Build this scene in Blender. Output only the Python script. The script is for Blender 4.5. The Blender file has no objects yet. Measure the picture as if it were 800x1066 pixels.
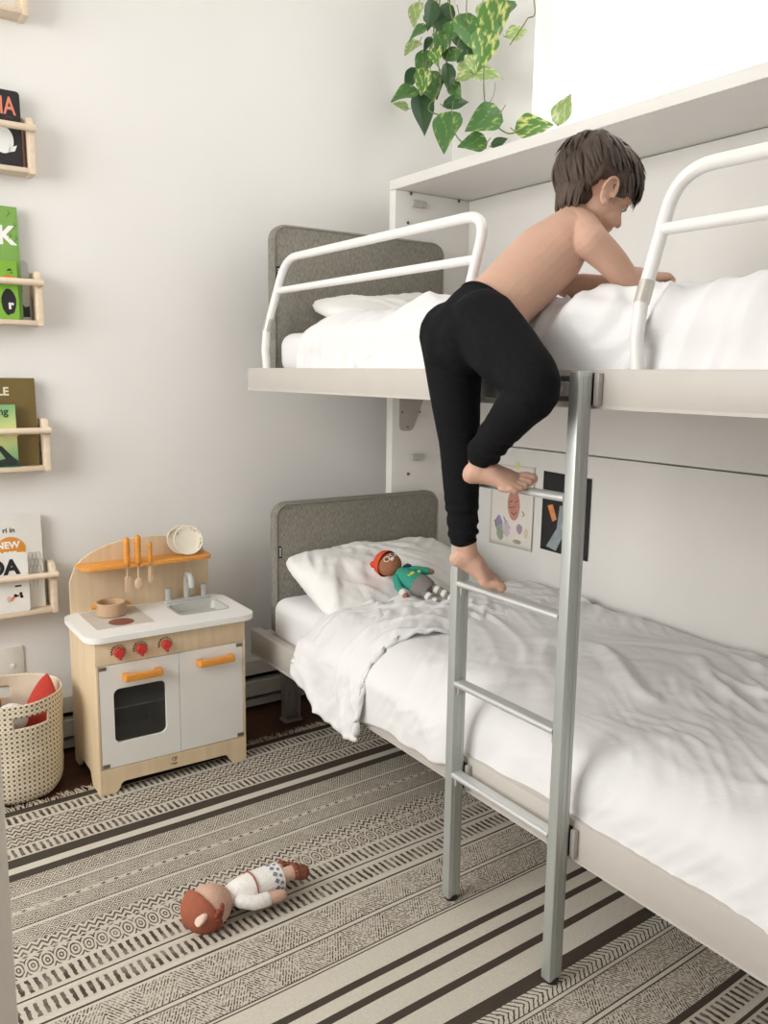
import bpy, bmesh, math, random
from mathutils import Vector, Matrix, noise, Quaternion
random.seed(7)
PI = math.pi
SC = bpy.context.scene
COL = SC.collection

# ------------------------------------------------------------------ camera
F_PX, YAW, PITCH, ROLL = 879.04, .594739, .1621408, .0132423
CAM = Vector((0, 0, 1.45))
_F = Vector((math.sin(YAW)*math.cos(PITCH), math.cos(YAW)*math.cos(PITCH), -math.sin(PITCH)))
_r = Vector((math.cos(YAW), -math.sin(YAW), 0)); _u = _r.cross(_F)
RIGHT = math.cos(ROLL)*_r + math.sin(ROLL)*_u
UP = -math.sin(ROLL)*_r + math.cos(ROLL)*_u
cd = bpy.data.cameras.new('camera'); cam = bpy.data.objects.new('camera', cd); COL.objects.link(cam)
cam.matrix_world = Matrix(((RIGHT.x, UP.x, -_F.x, CAM.x), (RIGHT.y, UP.y, -_F.y, CAM.y), (RIGHT.z, UP.z, -_F.z, CAM.z), (0, 0, 0, 1)))
cd.sensor_fit = 'VERTICAL'; cd.sensor_height = 36; cd.lens = F_PX/1066*36; cd.clip_start = .02
SC.camera = cam

def at(x, y, ax, v):
    """world point where a photo sight line meets the plane axis=v (used to read real positions off the photo)"""
    d = RIGHT*((x-400)/F_PX) + UP*(-(y-533)/F_PX) + _F
    return CAM + d*((v-CAM[ax])/d[ax])

# ------------------------------------------------------------------ materials
def lin(c):
    r = []
    for v in c[:3]:
        v /= 255
        r.append(v/12.92 if v <= .04045 else ((v+.055)/1.055)**2.4)
    return (*r, 1)
MATS = {}
def mat(name, rgb, rough=.5, metal=0, var=.06, vscale=12, bump=0, bscale=60, stretch=None, sss=0, coat=0, spec=.5):
    if name in MATS: return MATS[name]
    m = bpy.data.materials.new(name); m.use_nodes = True; MATS[name] = m
    nt = m.node_tree; N = nt.nodes; L = nt.links
    b = N['Principled BSDF']; b.inputs['Roughness'].default_value = rough; b.inputs['Metallic'].default_value = metal
    b.inputs['Specular IOR Level'].default_value = spec
    if coat: b.inputs['Coat Weight'].default_value = coat
    c = lin(rgb)
    tc = N.new('ShaderNodeTexCoord'); mp = N.new('ShaderNodeMapping'); L.new(tc.outputs['Object'], mp.inputs[0])
    if stretch: mp.inputs['Scale'].default_value = stretch
    nz = N.new('ShaderNodeTexNoise'); nz.inputs['Scale'].default_value = vscale; nz.inputs['Detail'].default_value = 4
    L.new(mp.outputs[0], nz.inputs[0])
    cr = N.new('ShaderNodeValToRGB')
    cr.color_ramp.elements[0].color = tuple(max(0, v*(1-var)) for v in c[:3])+(1,)
    cr.color_ramp.elements[1].color = tuple(min(1, v*(1+var)) for v in c[:3])+(1,)
    cr.color_ramp.elements[0].position = .3; cr.color_ramp.elements[1].position = .7
    L.new(nz.outputs[0], cr.inputs[0]); L.new(cr.outputs[0], b.inputs['Base Color'])
    if sss:
        b.inputs['Subsurface Weight'].default_value = sss; b.inputs['Subsurface Radius'].default_value = (.008, .004, .002)
        b.inputs['Subsurface Scale'].default_value = 1
    if bump:
        n2 = N.new('ShaderNodeTexNoise'); n2.inputs['Scale'].default_value = bscale; n2.inputs['Detail'].default_value = 3
        L.new(mp.outputs[0], n2.inputs[0])
        bp = N.new('ShaderNodeBump'); bp.inputs['Strength'].default_value = bump; bp.inputs['Distance'].default_value = .004
        L.new(n2.outputs[0], bp.inputs['Height']); L.new(bp.outputs[0], b.inputs['Normal'])
    return m

def node_mat(name, build, rough=.9):
    """material whose colour comes from build(N, L, tc) -> socket"""
    m = bpy.data.materials.new(name); m.use_nodes = True; MATS[name] = m
    N = m.node_tree.nodes; L = m.node_tree.links; b = N['Principled BSDF']; b.inputs['Roughness'].default_value = rough
    b.inputs['Specular IOR Level'].default_value = .25
    tc = N.new('ShaderNodeTexCoord')
    L.new(build(N, L, tc), b.inputs['Base Color'])
    return m
def mth(N, L, op, a, b=None, c=None):
    n = N.new('ShaderNodeMath'); n.operation = op
    for i, v in enumerate((a, b, c)):
        if v is None: continue
        if isinstance(v, (int, float)): n.inputs[i].default_value = v
        else: L.new(v, n.inputs[i])
    return n.outputs[0]
def mixc(N, L, f, a, b):
    n = N.new('ShaderNodeMix'); n.data_type = 'RGBA'
    L.new(f, n.inputs[0]) if not isinstance(f, (int, float)) else setattr(n.inputs[0], 'default_value', f)
    for s, v in ((n.inputs[6], a), (n.inputs[7], b)):
        if isinstance(v, tuple): s.default_value = v
        else: L.new(v, s)
    return n.outputs[2]

# ------------------------------------------------------------------ mesh builder
def frame_from(d, hint=None):
    d = d.normalized()
    h = hint if hint is not None else (Vector((0, 0, 1)) if abs(d.z) < .9 else Vector((1, 0, 0)))
    u = (h - d*h.dot(d))
    if u.length < 1e-5: u = Vector((0, 1, 0)) - d*d.y
    u.normalize(); return u, d.cross(u)

class MB:
    def __init__(s): s.bm = bmesh.new(); s.mi = 0
    def _f(s, vs):
        try:
            f = s.bm.faces.new(vs); f.material_index = s.mi; return f
        except ValueError: return None
    def box(s, x0, x1, y0, y1, z0, z1, bevel=0, seg=2, M=None):
        t = bmesh.new()
        vs = [t.verts.new((x, y, z)) for x in (x0, x1) for y in (y0, y1) for z in (z0, z1)]
        for q in ((0, 1, 3, 2), (4, 6, 7, 5), (0, 4, 5, 1), (2, 3, 7, 6), (0, 2, 6, 4), (1, 5, 7, 3)): t.faces.new([vs[i] for i in q])
        bmesh.ops.recalc_face_normals(t, faces=t.faces)
        if bevel: bmesh.ops.bevel(t, geom=list(t.edges), offset=bevel, segments=seg, affect='EDGES', profile=.5)
        return s.merge(t, M)
    def merge(s, t, M=None):
        if M is not None: bmesh.ops.transform(t, matrix=M, verts=t.verts)
        mp = {}
        for v in t.verts: mp[v] = s.bm.verts.new(v.co)
        for f in t.faces: s._f([mp[v] for v in f.verts])
        t.free(); return s
    def loft(s, secs, n=20, cap=True):
        """secs: (center, u vec, v vec) with u,v scaled radii"""
        rings = []
        for c, u, v in secs:
            rings.append([s.bm.verts.new(c+u*math.cos(2*PI*i/n)+v*math.sin(2*PI*i/n)) for i in range(n)])
        for a, b in zip(rings, rings[1:]):
            for i in range(n): s._f([a[i], a[(i+1) % n], b[(i+1) % n], b[i]])
        if cap:
            s._f(list(reversed(rings[0]))); s._f(rings[-1])
        return s
    def tube(s, pts, rad, n=12, cap=True, flat=None, hint=None, ball=False):
        pts = [Vector(p) for p in pts]
        if isinstance(rad, (int, float)): rad = [rad]*len(pts)
        secs = []; u = None
        for i, p in enumerate(pts):
            d = (pts[min(i+1, len(pts)-1)]-pts[max(i-1, 0)])
            if u is None: u, v = frame_from(d, hint)
            else: u, v = frame_from(d, u)
            r = rad[i]; ru, rv = (r, r) if flat is None else (r*flat[0], r*flat[1])
            secs.append((p, u*ru, v*rv))
        if ball:
            def dome(sec, dr, rr):
                c, a, b = sec
                return [(c+dr*rr*math.sin(t), a*math.cos(t), b*math.cos(t)) for t in (.4, .8, 1.15, 1.4)]
            d0 = (pts[0]-pts[1]).normalized(); d1 = (pts[-1]-pts[-2]).normalized()
            secs = list(reversed(dome(secs[0], d0, rad[0])))+secs+dome(secs[-1], d1, rad[-1])
        return s.loft(secs, n, cap)
    def ell(s, c, r, M=None, n=16):
        t = bmesh.new(); bmesh.ops.create_uvsphere(t, u_segments=n, v_segments=max(8, n//2+2), radius=1)
        if isinstance(r, (int, float)): r = (r, r, r)
        X = Matrix.Translation(Vector(c)) @ (M.to_4x4() if M is not None else Matrix.Identity(4)) @ Matrix.Diagonal((*r, 1))
        return s.merge(t, X)
    def lathe(s, prof, c=(0, 0, 0), M=None, n=32, closed=False):
        t = bmesh.new(); rings = []
        for r, z in prof:
            if r < 1e-6: rings.append([t.verts.new((0, 0, z))])
            else: rings.append([t.verts.new((r*math.cos(2*PI*i/n), r*math.sin(2*PI*i/n), z)) for i in range(n)])
        for a, b in zip(rings, rings[1:]):
            for i in range(n):
                q = [a[i % len(a)], a[(i+1) % len(a)], b[(i+1) % len(b)], b[i % len(b)]]
                q2 = []
                for v in q:
                    if v not in q2: q2.append(v)
                if len(q2) > 2:
                    try: t.faces.new(q2)
                    except ValueError: pass
        X = Matrix.Translation(Vector(c)) @ (M.to_4x4() if M is not None else Matrix.Identity(4))
        return s.merge(t, X)
    def prism(s, poly, h0, h1, M=None, bevel=0):
        """2D poly in local xy extruded along local z"""
        t = bmesh.new()
        a = [t.verts.new((x, y, h0)) for x, y in poly]; b = [t.verts.new((x, y, h1)) for x, y in poly]
        t.faces.new(list(reversed(a))); t.faces.new(b); n = len(poly)
        for i in range(n): t.faces.new([a[i], a[(i+1) % n], b[(i+1) % n], b[i]])
        bmesh.ops.recalc_face_normals(t, faces=t.faces)
        if bevel:
            es = [e for e in t.edges if abs(e.verts[0].co.z-e.verts[1].co.z) < 1e-6]
            bmesh.ops.bevel(t, geom=es, offset=bevel, segments=2, affect='EDGES', profile=.5)
        return s.merge(t, M)
    def ring_prism(s, outer, inner, h0, h1, M=None):
        """frame: outer & inner polys with equal point count"""
        t = bmesh.new(); n = len(outer)
        A = [[t.verts.new((x, y, h)) for x, y in p] for p in (outer, inner) for h in (h0, h1)]
        o0, o1, i0, i1 = A
        for k in range(n):
            j = (k+1) % n
            t.faces.new([o0[k], o0[j], o1[j], o1[k]]); t.faces.new([i0[j], i0[k], i1[k], i1[j]])
            t.faces.new([o1[k], o1[j], i1[j], i1[k]]); t.faces.new([o0[j], o0[k], i0[k], i0[j]])
        return s.merge(t, M)
    def grid(s, fn, nu, nv, uv=False):
        V = [[s.bm.verts.new(fn(i/nu, j/nv)) for j in range(nv+1)] for i in range(nu+1)]
        for i in range(nu):
            for j in range(nv): s._f([V[i][j], V[i+1][j], V[i+1][j+1], V[i][j+1]])
        return s
    def build(s, name, mats, parent=None, smooth=True, angle=40, loc=None, recalc=False):
        me = bpy.data.meshes.new(name)
        if recalc: bmesh.ops.recalc_face_normals(s.bm, faces=s.bm.faces)
        s.bm.normal_update()
        if smooth:
            ca = math.radians(angle)
            for f in s.bm.faces: f.smooth = True
            for e in s.bm.edges:
                if len(e.link_faces) == 2 and e.calc_face_angle(0) > ca: e.smooth = False
        s.bm.to_mesh(me); s.bm.free()
        for m in (mats if isinstance(mats, (list, tuple)) else [mats]): me.materials.append(m)
        o = bpy.data.objects.new(name, me); COL.objects.link(o)
        if parent is not None:
            o.parent = parent
            o.matrix_parent_inverse = world(parent).inverted()
        return o

def world(o):
    m = o.matrix_basis.copy() if o.parent is None else world(o.parent) @ o.matrix_parent_inverse @ o.matrix_basis
    return m
def rebase(o, M):
    """give a mesh object origin M while its geometry stays put in the world"""
    o.data.transform(M.inverted()); o.matrix_basis = M
    return o
def tag(o, label=None, cat=None, group=None, kind=None):
    if label: o['label'] = label
    if cat: o['category'] = cat
    if group: o['group'] = group
    if kind: o['kind'] = kind
    return o
def thing(name, loc, label, cat, group=None, rotz=0):
    o = bpy.data.objects.new(name, None); COL.objects.link(o); o.empty_display_size = .05
    o.location = loc; o.rotation_euler = (0, 0, rotz)
    o.matrix_basis = Matrix.Translation(Vector(loc)) @ Matrix.Rotation(rotz, 4, 'Z')
    return tag(o, label, cat, group)
def struct(o): o['kind'] = 'structure'; return o
def solidify(o, t, offset=-1, smoothsub=0):
    m = o.modifiers.new('solid', 'SOLIDIFY'); m.thickness = t; m.offset = offset
    if smoothsub:
        k = o.modifiers.new('sub', 'SUBSURF'); k.levels = k.render_levels = smoothsub
    return o
def apply_mods(o):
    dg = bpy.context.evaluated_depsgraph_get(); dg.update()
    me = bpy.data.meshes.new_from_object(o.evaluated_get(dg))
    old = o.data; o.modifiers.clear(); me.name = old.name; o.data = me
    return o
def remesh(o, voxel, smooth_it=5, fac=.5):
    m = o.modifiers.new('r', 'REMESH'); m.mode = 'VOXEL'; m.voxel_size = voxel
    k = o.modifiers.new('s', 'SMOOTH'); k.factor = fac; k.iterations = smooth_it
    apply_mods(o)
    for p in o.data.polygons: p.use_smooth = True
    return o
def text(s, size, M, name, m, parent, ext=.0006, bold=0):
    c = bpy.data.curves.new(name, 'FONT'); c.body = s; c.size = size; c.extrude = ext; c.offset = bold
    t = bpy.data.objects.new(name, c); COL.objects.link(t)
    dg = bpy.context.evaluated_depsgraph_get(); dg.update()
    me = bpy.data.meshes.new_from_object(t.evaluated_get(dg)); me.name = name
    bpy.data.objects.remove(t); bpy.data.curves.remove(c)
    me.transform(M); me.materials.clear(); me.materials.append(m)
    o = bpy.data.objects.new(name, me); COL.objects.link(o)
    if parent is not None:
        o.parent = parent; o.matrix_parent_inverse = world(parent).inverted()
    return o
def rr(x0, x1, y0, y1, r, n=6):
    """rounded rectangle polygon; r = radius or 4 radii (bl, br, tr, tl)"""
    R = r if isinstance(r, (list, tuple)) else (r,)*4
    P = []
    for (cx, cy, a0), q in zip(((x0, y0, PI), (x1, y0, 1.5*PI), (x1, y1, 0), (x0, y1, .5*PI)), R):
        sx = 1 if cx == x0 else -1; sy = 1 if cy == y0 else -1
        for i in range(n+1):
            a = a0+PI/2*i/n
            P.append((cx+sx*q+q*math.cos(a), cy+sy*q+q*math.sin(a)))
    return P
# local (x, y, z) -> world (X, -Y?, Z): drawing plane facing the camera side (-Y): local x->X, local y->Z, local z-> -Y
def facing_front(x, y, z): return Matrix(((1, 0, 0, x), (0, 0, -1, y), (0, 1, 0, z), (0, 0, 0, 1)))
# plane facing -X: local x-> -Y, local y-> Z, local z-> -X
def facing_left(x, y, z): return Matrix(((0, 0, -1, x), (-1, 0, 0, y), (0, 1, 0, z), (0, 0, 0, 1)))
def fbm(p, o=3):
    a = 0; w = 1
    for i in range(o):
        a += w*noise.noise(p*(2**i)); w *= .5
    return a
def smooth(a, b, x):
    t = max(0, min(1, (x-a)/(b-a))); return t*t*(3-2*t)
def arc_path(pts, r, n=6):
    """round the inner corners of a polyline"""
    pts = [Vector(p) for p in pts]; out = [pts[0]]
    for a, b, c in zip(pts, pts[1:], pts[2:]):
        d0 = (a-b).normalized(); d1 = (c-b).normalized()
        p0 = b+d0*r; p1 = b+d1*r
        for i in range(n+1):
            t = i/n; out.append(p0*(1-t)**2+b*2*t*(1-t)+p1*t*t)
    out.append(pts[-1]); return out
# ================================================================== materials
WALL = mat('wall_paint', (241, 239, 235), .85, var=.012, vscale=3, bump=.04, bscale=180)
CEIL = mat('ceiling_paint', (242, 241, 239), .9, var=.01)
TRIM = mat('trim_paint', (242, 236, 224), .55, var=.02)
CAB = mat('cabinet_laminate', (236, 233, 228), .5, var=.012, vscale=6)
RAILW = mat('powder_coated_rail', (198, 192, 184), .45, var=.015)
TUBEW = mat('white_tube', (238, 236, 233), .35, var=.01)
ALU = mat('brushed_aluminium', (186, 190, 186), .42, metal=.4, var=.02, vscale=30, stretch=(1, 1, .05))
ALU2 = mat('polished_rung', (214, 216, 214), .32, metal=.5, var=.02, vscale=30)
BLACKP = mat('black_plastic', (28, 27, 26), .5)
GREYP = mat('grey_plastic', (190, 187, 180), .5)
STEELGREY = mat('bracket_steel', (176, 172, 166), .5, metal=.2)
SHEET = mat('white_cotton', (234, 233, 232), .9, var=.01, vscale=8, bump=.3, bscale=35, spec=.2)
SHEET2 = mat('white_cotton_pillow', (245, 243, 240), .9, var=.012, vscale=8, bump=.2, bscale=30, spec=.2)
PINE = mat('light_birch', (232, 213, 187), .55, var=.07, vscale=7, stretch=(1.2, 8, 8))
PLY = mat('birch_plywood', (226, 203, 168), .55, var=.06, vscale=6, stretch=(8, 8, 1))

# ================================================================== the room
def quad_box(name, m, *a): return struct(MB().box(*a).build(name, m, smooth=False))
YA, XB = 3.26, 2.56
def floor_cols(N, L, tc):
    mp = N.new('ShaderNodeMapping'); L.new(tc.outputs['Object'], mp.inputs[0])
    br = N.new('ShaderNodeTexBrick'); br.inputs['Scale'].default_value = 1; br.inputs['Brick Width'].default_value = .9
    br.inputs['Row Height'].default_value = .075; br.inputs['Mortar Size'].default_value = .0015
    br.inputs['Color1'].default_value = lin((74, 46, 34)); br.inputs['Color2'].default_value = lin((96, 60, 44)); br.inputs['Mortar'].default_value = lin((30, 20, 16))
    L.new(mp.outputs[0], br.inputs[0])
    nz = N.new('ShaderNodeTexNoise'); nz.inputs['Scale'].default_value = 14; m2 = N.new('ShaderNodeMapping'); m2.inputs['Scale'].default_value = (.4, 6, 1)
    L.new(tc.outputs['Object'], m2.inputs[0]); L.new(m2.outputs[0], nz.inputs[0])
    return mixc(N, L, mth(N, L, 'MULTIPLY', nz.outputs[0], .5), br.outputs[0], lin((60, 36, 27)))
FLOOR = node_mat('dark_wood_floor', floor_cols, .4)
quad_box('floor', FLOOR, -2.2, XB+.1, -1.6, YA+.1, -.1, 0)
quad_box('ceiling', CEIL, -2.2, XB+.1, -1.6, YA+.1, 3.4, 3.5)
quad_box('wall_back', WALL, -2.2, XB+.12, YA, YA+.12, 0, 3.4)
# right wall with the window opening above the cabinet
WY0, WY1, WZ0, WZ1 = .3, 2.735, 2.30, 3.25
mb = MB()
mb.box(XB, XB+.12, -1.6, YA, 0, WZ0); mb.box(XB, XB+.12, -1.6, YA, WZ1, 3.4)
mb.box(XB, XB+.12, -1.6, WY0, WZ0, WZ1); mb.box(XB, XB+.12, WY1, YA, WZ0, WZ1)
struct(mb.build('wall_right', WALL, smooth=False))
wf = MB()
for a in ((XB+.08, XB+.12, WY0, WY1, WZ0, WZ0+.03), (XB+.08, XB+.12, WY0, WY1, WZ1-.03, WZ1), (XB+.08, XB+.12, WY0, WY0+.03, WZ0, WZ1)): wf.box(*a)
win = struct(wf.build('window_1', TRIM, smooth=False))
gm = bpy.data.materials.new('window_glass'); gm.use_nodes = True
gb = gm.node_tree.nodes['Principled BSDF']; gb.inputs['Transmission Weight'].default_value = 1; gb.inputs['Roughness'].default_value = 0; gb.inputs['IOR'].default_value = 1.01; gb.inputs['Base Color'].default_value = (1, 1, 1, 1)
MB().box(XB+.098, XB+.102, WY0+.03, WY1-.002, WZ0+.03, WZ1-.03).build('pane', gm, win, smooth=False)
# the rest of the room, behind and beside the camera
LW = (.7, 2.7, 1.15, 3.1)      # window opening in the left wall
mb = MB()
mb.box(-2.2, -2.08, -1.6, YA, 0, LW[2]); mb.box(-2.2, -2.08, -1.6, YA, LW[3], 3.4)
mb.box(-2.2, -2.08, -1.6, LW[0], LW[2], LW[3]); mb.box(-2.2, -2.08, LW[1], YA, LW[2], LW[3])
struct(mb.build('wall_left', WALL, smooth=False))
quad_box('wall_front', WALL, -2.2, XB+.12, -1.72, -1.6, 0, 3.4)  # unseen wall, added to cut the world light from behind the camera
# door casing standing at the left edge of the view
e = at(18, 1066, 1, .95)
mb = MB(); mb.box(e.x-.045, e.x, .94, .99, 0, 3.4, .003)
struct(mb.build('trim_1', TRIM, angle=30))

# baseboard heater along the back wall
H = thing('baseboard_heater', (1.2, YA-.035, 0), 'long white metal baseboard heater with dark slots behind the bed leg', 'heater')
HM = mat('heater_enamel', (206, 203, 194), .4)
mb = MB(); mb.prism([(0, .015), (-.055, .015), (-.055, .045), (-.03, .045), (-.03, .06), (-.07, .066), (-.07, .128), (-.03, .134), (-.03, .155), (-.06, .16), (-.045, .215), (0, .22)], .55, 2.08, Matrix(((0, 0, 1, 0), (1, 0, 0, YA), (0, 1, 0, 0), (0, 0, 0, 1))))
mb.build('housing', HM, H, smooth=False)
MB().box(.56, 2.07, YA-.03, YA-.025, .045, .16).build('slot', mat('heater_slot', (36, 34, 32), .6), H, smooth=False)

# wall plate low on the back wall
WP = thing('wall_plate', (.575, YA, .39), 'cream wall plate with one round jack low on the wall above the basket', 'outlet')
c = at(13, 690, 1, YA-.004)
mb = MB(); mb.prism(rr(c.x-.05, c.x+.04, c.z-.085, c.z+.062, .006), 0, .007, facing_front(0, YA, 0), .002); mb.build('plate', mat('cream_plastic', (233, 229, 219), .4), WP, angle=30)
mb = MB(); mb.lathe([(0, .006), (.009, .006), (.008, .011), (.004, .012), (0, .012)], M=facing_front(c.x, YA, c.z-.012)); mb.build('jack', mat('white_plastic', (240, 238, 232), .35), WP)
# ================================================================== rug
CREAM = lin((197, 188, 173)); CREAM2 = lin((203, 196, 182)); DARK = lin((72, 64, 55)); BROWN = lin((120, 98, 70))
def woven(N, L, tc, col, amt=.16):
    nz = N.new('ShaderNodeTexNoise'); nz.inputs['Scale'].default_value = 170; nz.inputs['Detail'].default_value = 2
    L.new(tc.outputs['Object'], nz.inputs[0])
    hs = N.new('ShaderNodeHueSaturation'); L.new(mth(N, L, 'ADD', mth(N, L, 'MULTIPLY', nz.outputs[0], amt*2), 1-amt), hs.inputs['Value'])
    if isinstance(col, tuple): hs.inputs['Color'].default_value = col
    else: L.new(col, hs.inputs['Color'])
    return hs.outputs[0]
def uvs(N, L, tc, wob=.05):
    sp = N.new('ShaderNodeSeparateXYZ'); L.new(tc.outputs['UV'], sp.inputs[0])
    nz = N.new('ShaderNodeTexNoise'); nz.inputs['Scale'].default_value = 60; L.new(tc.outputs['Object'], nz.inputs[0])
    w = mth(N, L, 'MULTIPLY', mth(N, L, 'SUBTRACT', nz.outputs[0], .5), wob)
    return sp.outputs[0], sp.outputs[1], w
def tri(N, L, x):   # 0..1 triangle wave
    return mth(N, L, 'MULTIPLY', mth(N, L, 'ABSOLUTE', mth(N, L, 'SUBTRACT', mth(N, L, 'FRACT', x), .5)), 2)
def fade(N, L, tc, lo=.25):   # the print is worn in patches
    nz = N.new('ShaderNodeTexNoise'); nz.inputs['Scale'].default_value = 22; nz.inputs['Detail'].default_value = 5; L.new(tc.outputs['Object'], nz.inputs[0])
    mr = N.new('ShaderNodeMapRange'); mr.inputs[1].default_value = .35; mr.inputs[2].default_value = .55; mr.inputs[3].default_value = 1-lo; mr.inputs[4].default_value = 1
    L.new(nz.outputs[0], mr.inputs[0]); return mr.outputs[0]
def P_solid(col):
    def b(N, L, tc): return woven(N, L, tc, col)
    return b
def P_dash(per, slant):
    def b(N, L, tc):
        u, v, w = uvs(N, L, tc, .5)
        x = mth(N, L, 'ADD', mth(N, L, 'ADD', mth(N, L, 'DIVIDE', u, per), mth(N, L, 'MULTIPLY', v, slant)), w)
        a = mth(N, L, 'LESS_THAN', tri(N, L, x), .46)
        k = mth(N, L, 'MULTIPLY', mth(N, L, 'GREATER_THAN', v, .12), mth(N, L, 'LESS_THAN', v, .88))
        f = mth(N, L, 'MULTIPLY', mth(N, L, 'MULTIPLY', a, k), fade(N, L, tc, .35))
        return woven(N, L, tc, mixc(N, L, f, CREAM, DARK))
    return b
def P_zig(per, rows, thin=.42):
    def b(N, L, tc):
        u, v, w = uvs(N, L, tc, .35)
        z = mth(N, L, 'ADD', mth(N, L, 'MULTIPLY', v, rows), mth(N, L, 'MULTIPLY', tri(N, L, mth(N, L, 'DIVIDE', u, per)), .75))
        a = mth(N, L, 'LESS_THAN', tri(N, L, mth(N, L, 'ADD', z, w)), thin)
        return woven(N, L, tc, mixc(N, L, mth(N, L, 'MULTIPLY', a, fade(N, L, tc)), CREAM, DARK))
    return b
def P_dia(per, rings, cells=1.0):
    def b(N, L, tc):
        u, v, w = uvs(N, L, tc, .25)
        a = tri(N, L, mth(N, L, 'DIVIDE', u, per)); c = tri(N, L, mth(N, L, 'MULTIPLY', v, cells))
        z = mth(N, L, 'ADD', mth(N, L, 'MULTIPLY', mth(N, L, 'ADD', a, c), rings), w)
        k = mth(N, L, 'LESS_THAN', tri(N, L, z), .42)
        return woven(N, L, tc, mixc(N, L, mth(N, L, 'MULTIPLY', k, fade(N, L, tc)), CREAM, DARK))
    return b
def P_flower(per):
    def b(N, L, tc):
        u, v, w = uvs(N, L, tc, .7)
        a = tri(N, L, mth(N, L, 'DIVIDE', u, per)); c = mth(N, L, 'ABSOLUTE', mth(N, L, 'SUBTRACT', mth(N, L, 'MULTIPLY', v, 2), 1))
        r = mth(N, L, 'SQRT', mth(N, L, 'ADD', mth(N, L, 'MULTIPLY', a, a), mth(N, L, 'MULTIPLY', c, c)))
        k = mth(N, L, 'LESS_THAN', tri(N, L, mth(N, L, 'ADD', mth(N, L, 'MULTIPLY', r, 2.2), w)), .4)
        return woven(N, L, tc, mixc(N, L, mth(N, L, 'MULTIPLY', k, fade(N, L, tc)), CREAM, DARK))
    return b
def P_tri(per):
    def b(N, L, tc):
        u, v, w = uvs(N, L, tc, .2)
        a = tri(N, L, mth(N, L, 'DIVIDE', u, per)); c = mth(N, L, 'ABSOLUTE', mth(N, L, 'SUBTRACT', mth(N, L, 'MULTIPLY', v, 2), 1))
        k = mth(N, L, 'GREATER_THAN', mth(N, L, 'ADD', mth(N, L, 'SUBTRACT', a, mth(N, L, 'MULTIPLY', c, .8)), w), .48)
        return woven(N, L, tc, mixc(N, L, mth(N, L, 'MULTIPLY', k, fade(N, L, tc, .5)), CREAM, DARK))
    return b
def P_herring(per, pitch):
    def b(N, L, tc):   # blocks of slanted strokes, broken and worn
        u, v, w = uvs(N, L, tc, .8)
        blk = mth(N, L, 'FLOOR', mth(N, L, 'DIVIDE', u, per))
        sg = mth(N, L, 'SUBTRACT', mth(N, L, 'MULTIPLY', mth(N, L, 'FLOORED_MODULO', blk, 2), 2), 1)
        z = mth(N, L, 'ADD', mth(N, L, 'DIVIDE', u, pitch), mth(N, L, 'MULTIPLY', mth(N, L, 'MULTIPLY', v, 6.5), sg))
        k = mth(N, L, 'LESS_THAN', tri(N, L, mth(N, L, 'ADD', z, w)), .5)
        nz = N.new('ShaderNodeTexNoise'); nz.inputs['Scale'].default_value = 130; nz.inputs['Detail'].default_value = 1; L.new(tc.outputs['Object'], nz.inputs[0])
        k2 = mth(N, L, 'GREATER_THAN', nz.outputs[0], .46)
        return woven(N, L, tc, mixc(N, L, mth(N, L, 'MULTIPLY', mth(N, L, 'MULTIPLY', k, k2), fade(N, L, tc, .45)), CREAM, DARK))
    return b
def P_braid(per):
    def b(N, L, tc):
        u, v, w = uvs(N, L, tc, .9)
        c = mth(N, L, 'ABSOLUTE', mth(N, L, 'SUBTRACT', mth(N, L, 'MULTIPLY', v, 2), 1))
        z = mth(N, L, 'ADD', mth(N, L, 'ADD', mth(N, L, 'DIVIDE', u, per), mth(N, L, 'MULTIPLY', c, 1.3)), w)
        k = mth(N, L, 'LESS_THAN', tri(N, L, z), .3)
        return woven(N, L, tc, mixc(N, L, k, CREAM2, DARK), .25)
    return b
RM = {}
for n_, b_ in dict(cream=P_solid(CREAM2), dark=P_solid(DARK), brown=P_solid(BROWN), dash=P_dash(.0205, .28), zig=P_zig(.024, 2.6), zig2=P_zig(.024, 2.0), dia=P_dia(.034, 2.0, 1.5), dia2=P_dia(.034, 2.4, 1.5), tri=P_tri(.036),
                   flower=P_flower(.034), herring=P_herring(.085, .0085), herring2=P_herring(.07, .008), braid=P_braid(.016)).items():
    RM[n_] = node_mat('rug_'+n_, b_, .95)
names = list(RM)
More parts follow.
